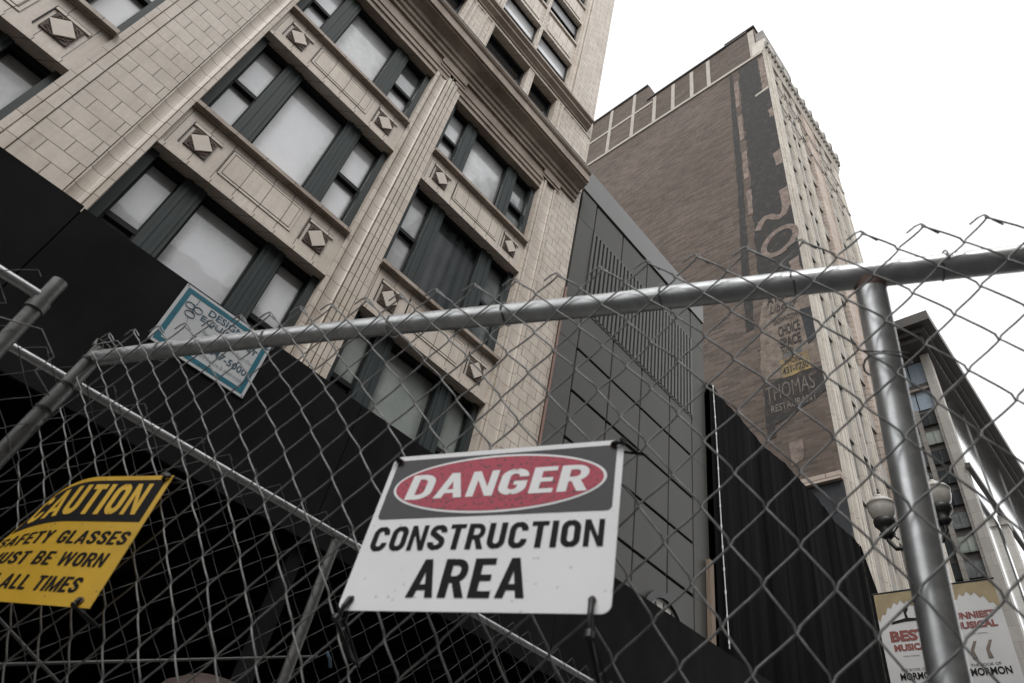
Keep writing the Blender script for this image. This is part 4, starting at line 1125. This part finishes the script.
a.build('lettering', 'ink_black', cs); a = MB(); block_text(a, 'AT ALL TIMES', cfn, .044, .304, -.231, -.204, .08, .0008)
a.build('lettering', 'ink_black', cs)
tie(cs, MC, SW-.016, -.010, .012, .012, .02); tie(cs, MC, SW-.030, -.242, .002, -.020, .04)
a = MB(); flat(a, disc_pts(SW-.030, -.243, .008, .006, 14), cfn, .0008, .002); a.build('eyelet', 'rust_steel', cs)

# ================================================================== SECOND FENCE, parallel to the buildings
Y2 = 1.72
def xfence(name, label, x0, x1, y, ztop, pitch, posts, seed, rail_over=0, rods=True):
    random.seed(seed)
    t = thing(name, label, 'fence', ((x0+x1)/2, y, 0))
    a = MB(); a.tube([(x0,y,ztop),(x1,y,ztop)], .0108, 16); a.build('top_rail', 'galvanised', t)
    for xp in posts:
        a = MB(); a.tube([(xp, y+.005, ztop-.013),(xp, y+.005, 0.0)], .015, 16); a.build('post', 'galvanised_dull', t)
    h = pitch/2; jt = {}
    def jj(i, j):
        if (i,j) not in jt: jt[(i,j)] = (random.gauss(0,.0015), random.gauss(0,.0015))
        return jt[(i,j)]
    a = MB(); n = int((x1-x0)/h)
    zt = ztop+.035
    for k in range(n):
        P = []
        for j in range(0, int((zt-.9)/h)):
            right = ((j+k) % 2 != 0); i = k+1 if right else k
            q = jj(i, j); x = x0+i*h+q[0]+(.0012 if right else -.0012); z = zt-j*h+q[1]
            if j == 0 and right: P.append((x+.012, y-.024, z-.012))
            if P and j: P.append(((P[-1][0]+x)/2, y-.021+(.003 if right else -.003), (P[-1][2]+z)/2))
            P.append((x, y-.021, z))
        a.tube(P, .00112, 5, False)
    a.build('wire_mesh', 'fence_wire_dull', t)
    return t
f2 = xfence('chain_link_fence', 'straight chain link fence running parallel to the hoarding, behind the caution sign', -.9, 3.6, Y2, Z(.475*Y2), .0826, (.912, 3.3), 5)
a = MB(); a.tube([(.18*Y2, Y2+.02, Z(.144*Y2)), (.575*Y2, Y2+.02, Z(.293*Y2))], .0032, 8); a.tube([(.12*Y2, Y2+.02, Z(.201*Y2)), (.30*Y2, Y2+.02, Z(.129*Y2))], .0032, 8); a.build('truss_rod', 'galvanised_dull', f2)
a = MB(); a.tube([(.99,1.70,Z(.512)),(1.0,1.69,Z(.497)),(1.012,1.695,Z(.48))], .005, 6); tag(a.build('strap', 'tie_blue'), 'small pale blue strap tied to the wire beside the leaning steel post', 'strap')
f3 = xfence('chain_link_fence', 'short chain link section with a collared steel post, at the far left edge', -2.2, -.065, 1.52, Z(.560*1.52), .10, (), 8)
a = MB(); a.tube([(-.056,1.52,Z(.595*1.52)),(-.050,1.52,0)], .0165, 20); a.build('post', 'galvanised_dull', f3)
a = MB(); zc_ = Z(.545*1.52); a.tube([(-.056,1.52,zc_+.012),(-.056,1.52,zc_-.014)], .0205, 20); a.build('collar', 'galvanised_dull', f3)
a = MB()
a.tube([(-.10,1.50,Z(.50*1.5)),(-.02,1.49,Z(.515*1.5)),(.03,1.49,Z(.49*1.5)),(.02,1.49,Z(.46*1.5)),(.07,1.49,Z(.44*1.5))], .0016, 6)
a.build('loose_wire', 'fence_wire', f3)

# ================================================================== STREET LAMP WITH BANNERS
LX, LY = 8.85, 2.05
lm = thing('street_lamp', 'black twin globe street lamp with two show banners, behind the right fence post', 'street lamp', (LX, LY, 0))
a = MB(); a.lathe([(.28,0),(.28,.3),(.2,.5),(.2,1.0),(.12,1.2),(.095,1.5),(.075,Z(4.4)),(.09,Z(4.42)),(.09,Z(4.5)),(.06,Z(4.55)),(.055,Z(4.95)),(.1,Z(5.0)),(.02,Z(5.3)),(0,Z(5.45))], (LX,LY,0), 24); a.build('pole', 'black_iron', lm)
for s in (-1, 1):
    yc = LY+s*.34; zg = 5.19+(.04 if s < 0 else 0)
    a = MB(); a.tube([(LX,LY,Z(4.75)),(LX,LY+s*.12,Z(4.66)),(LX,LY+s*.27,Z(4.68)),(LX,yc,Z(4.80)),(LX,yc,Z(4.90))], .03, 10)
    a.tube([(LX,LY+s*.05,Z(4.95)),(LX,LY+s*.2,Z(4.98)),(LX,LY+s*.28,Z(4.88)),(LX,LY+s*.22,Z(4.8))], .014, 8)
    a.build('arm', 'black_iron', lm)
    a = MB(); a.lathe([(.0,-.36),(.05,-.35),(.10,-.30),(.07,-.26),(.10,-.20),(.135,-.16),(.14,-.10),(.12,-.08),(0,-.08)], (LX,yc,Z(zg)), 20); a.build('fitter', 'black_iron', lm)
    a = MB(); a.lathe([(.11,-.08),(.15,-.02),(.172,.07),(.170,.13),(.178,.135),(.178,.15),(.15,.19),(.10,.235),(.045,.26),(.035,.29),(.02,.31),(0,.315)], (LX,yc,Z(zg)), 28); gl = a.build('globe', 'lamp_globe', lm)
    a = MB(); a.lathe([(.012,.31),(.022,.33),(.01,.36),(.018,.385),(0,.41)], (LX,yc,Z(zg)), 10); a.build('finial', 'black_iron', gl)
# banners: planes across the street direction, hanging either side of the pole, facing -x
BT = Z(4.12)
def banner(y0, y1, left):
    """y0 = left edge as read (far side, +y)"""
    W = y0-y1; H = 1.75
    def fn(u, v, d): return (LX-.006-d+.012*math.sin(v*3+u*2), y0-u, BT+v)
    o = thing('banner', 'left banner of the pair, white with a gold sunburst and red BEST MUSICAL lettering' if left else 'right banner of the pair, white with a gold sunburst and red FUNNIEST MUSICAL lettering', 'banner', (LX, (y0+y1)/2, BT))
    o['group'] = 'show banners on the street lamp'
    a = MB(); sheet(a, 0, W, -H, 0, fn, -.004, 0, 8, 24); a.build('cloth', 'banner_cloth', o)
    a = MB(); pts = [(0,-.002),(0,-.30)]
    for k in range(15):
        t = k/14; x = .02+(W-.04)*t; arch = -.30+.20*math.sin(math.pi*t)
        pts.append((x, arch-(.05 if k % 2 == 0 else 0.0)))
    pts += [(W,-.30),(W,-.002)]
    # fan pieces instead of one concave outline
    for k in range(1, len(pts)-2):
        p, q = pts[k], pts[k+1]
        flat(a, [(p[0], -.002), (p[0], p[1]), (q[0], q[1]), (q[0], -.002)], fn, .001, .003) if q[0]-p[0] > 1e-6 else None
    a.build('sunburst', 'ink_gold', o)
    a = MB()
    if left:
        put_text(a, 'BEST', fn, .10, W-.06, -.60, -.47, .05, d=.004); put_text(a, 'MUSICAL', fn, .12, W-.06, -.71, -.63, .05, d=.004)
    else:
        put_text(a, 'FUNNIEST', fn, .06, W-.08, -.42, -.34, .05, d=.004); put_text(a, 'MUSICAL', fn, .08, W-.08, -.53, -.45, .05, d=.004)
    a.build('red_lettering', 'ink_red', o)
    a = MB(); put_text(a, 'THE BOOK OF', fn, .14, W-.16, -.935, -.905, .0, d=.004); put_text(a, 'MORMON', fn, .12, W-.08, -1.03, -.95, .03, d=.004)
    put_text(a, 'of this century', fn, .2, W-.2, -.78 if left else -.60, -.76 if left else -.58, .0, d=.004)
    a.build('lettering', 'ink_black', o)
    a = MB()    # plain leaping figure marks
    if left:
        flat(a, [(.14,-.39),(.30,-.37),(.48,-.37),(.5,-.35),(.34,-.33),(.33,-.27),(.36,-.22),(.33,-.19),(.30,-.22),(.31,-.33),(.16,-.36)], fn, .0035, .005)
        a.build('figure_mark', 'ink_black', o)
    else:
        for ux in (.18,.33): flat(a, [(ux,-.86),(ux+.05,-.86),(ux+.03,-.77),(ux+.08,-.67),(ux+.05,-.67),(ux-.0,-.76)], fn, .0035, .005)
        a.build('figure_mark', 'paint_pale', o)
    a = MB(); a.tube([(LX, y0+.02, BT+.012),(LX, y1-.02, BT+.012)], .011, 8); a.build('rod', 'black_iron', o)
    return o
banner(2.71, 2.13, True); banner(1.99, 1.40, False)

# ================================================================== LIGHT
w = bpy.data.worlds.new("World"); scene.world = w; w.use_nodes = True
nt = w.node_tree; bg = nt.nodes['Background']
SE, SR = R_(50), R_(226)
sky = N(nt, 'ShaderNodeTexSky', sky_type='NISHITA'); sky.sun_disc = False; sky.sun_elevation = SE; sky.sun_rotation = SR
sky.dust_density = 5; sky.air_density = 1.0
hs = N(nt, 'ShaderNodeHueSaturation'); hs.inputs['Saturation'].default_value = .08; L(nt, sky.outputs[0], hs.inputs['Color'])
cl = mix(nt, .90, hs.outputs[0], (12.0,12.05,12.15))
L(nt, cl, bg.inputs['Color']); bg.inputs['Strength'].default_value = .105
sun = bpy.data.lights.new('sun', 'SUN'); sun.energy = 1.4; sun.angle = R_(25); sun.color = (1,.985,.97)
so = bpy.data.objects.new('sun', sun); COL.objects.link(so)
d = Vector((math.sin(SR)*math.cos(SE), math.cos(SR)*math.cos(SE), math.sin(SE)))
so.rotation_euler = d.to_track_quat('Z', 'Y').to_euler(); so.location = (0,0,60)
vs_ = scene.view_settings; vs_.view_transform = 'Standard'; vs_.look = 'None'; vs_.exposure = .3; vs_.gamma = 1; vs_.use_curve_mapping = False
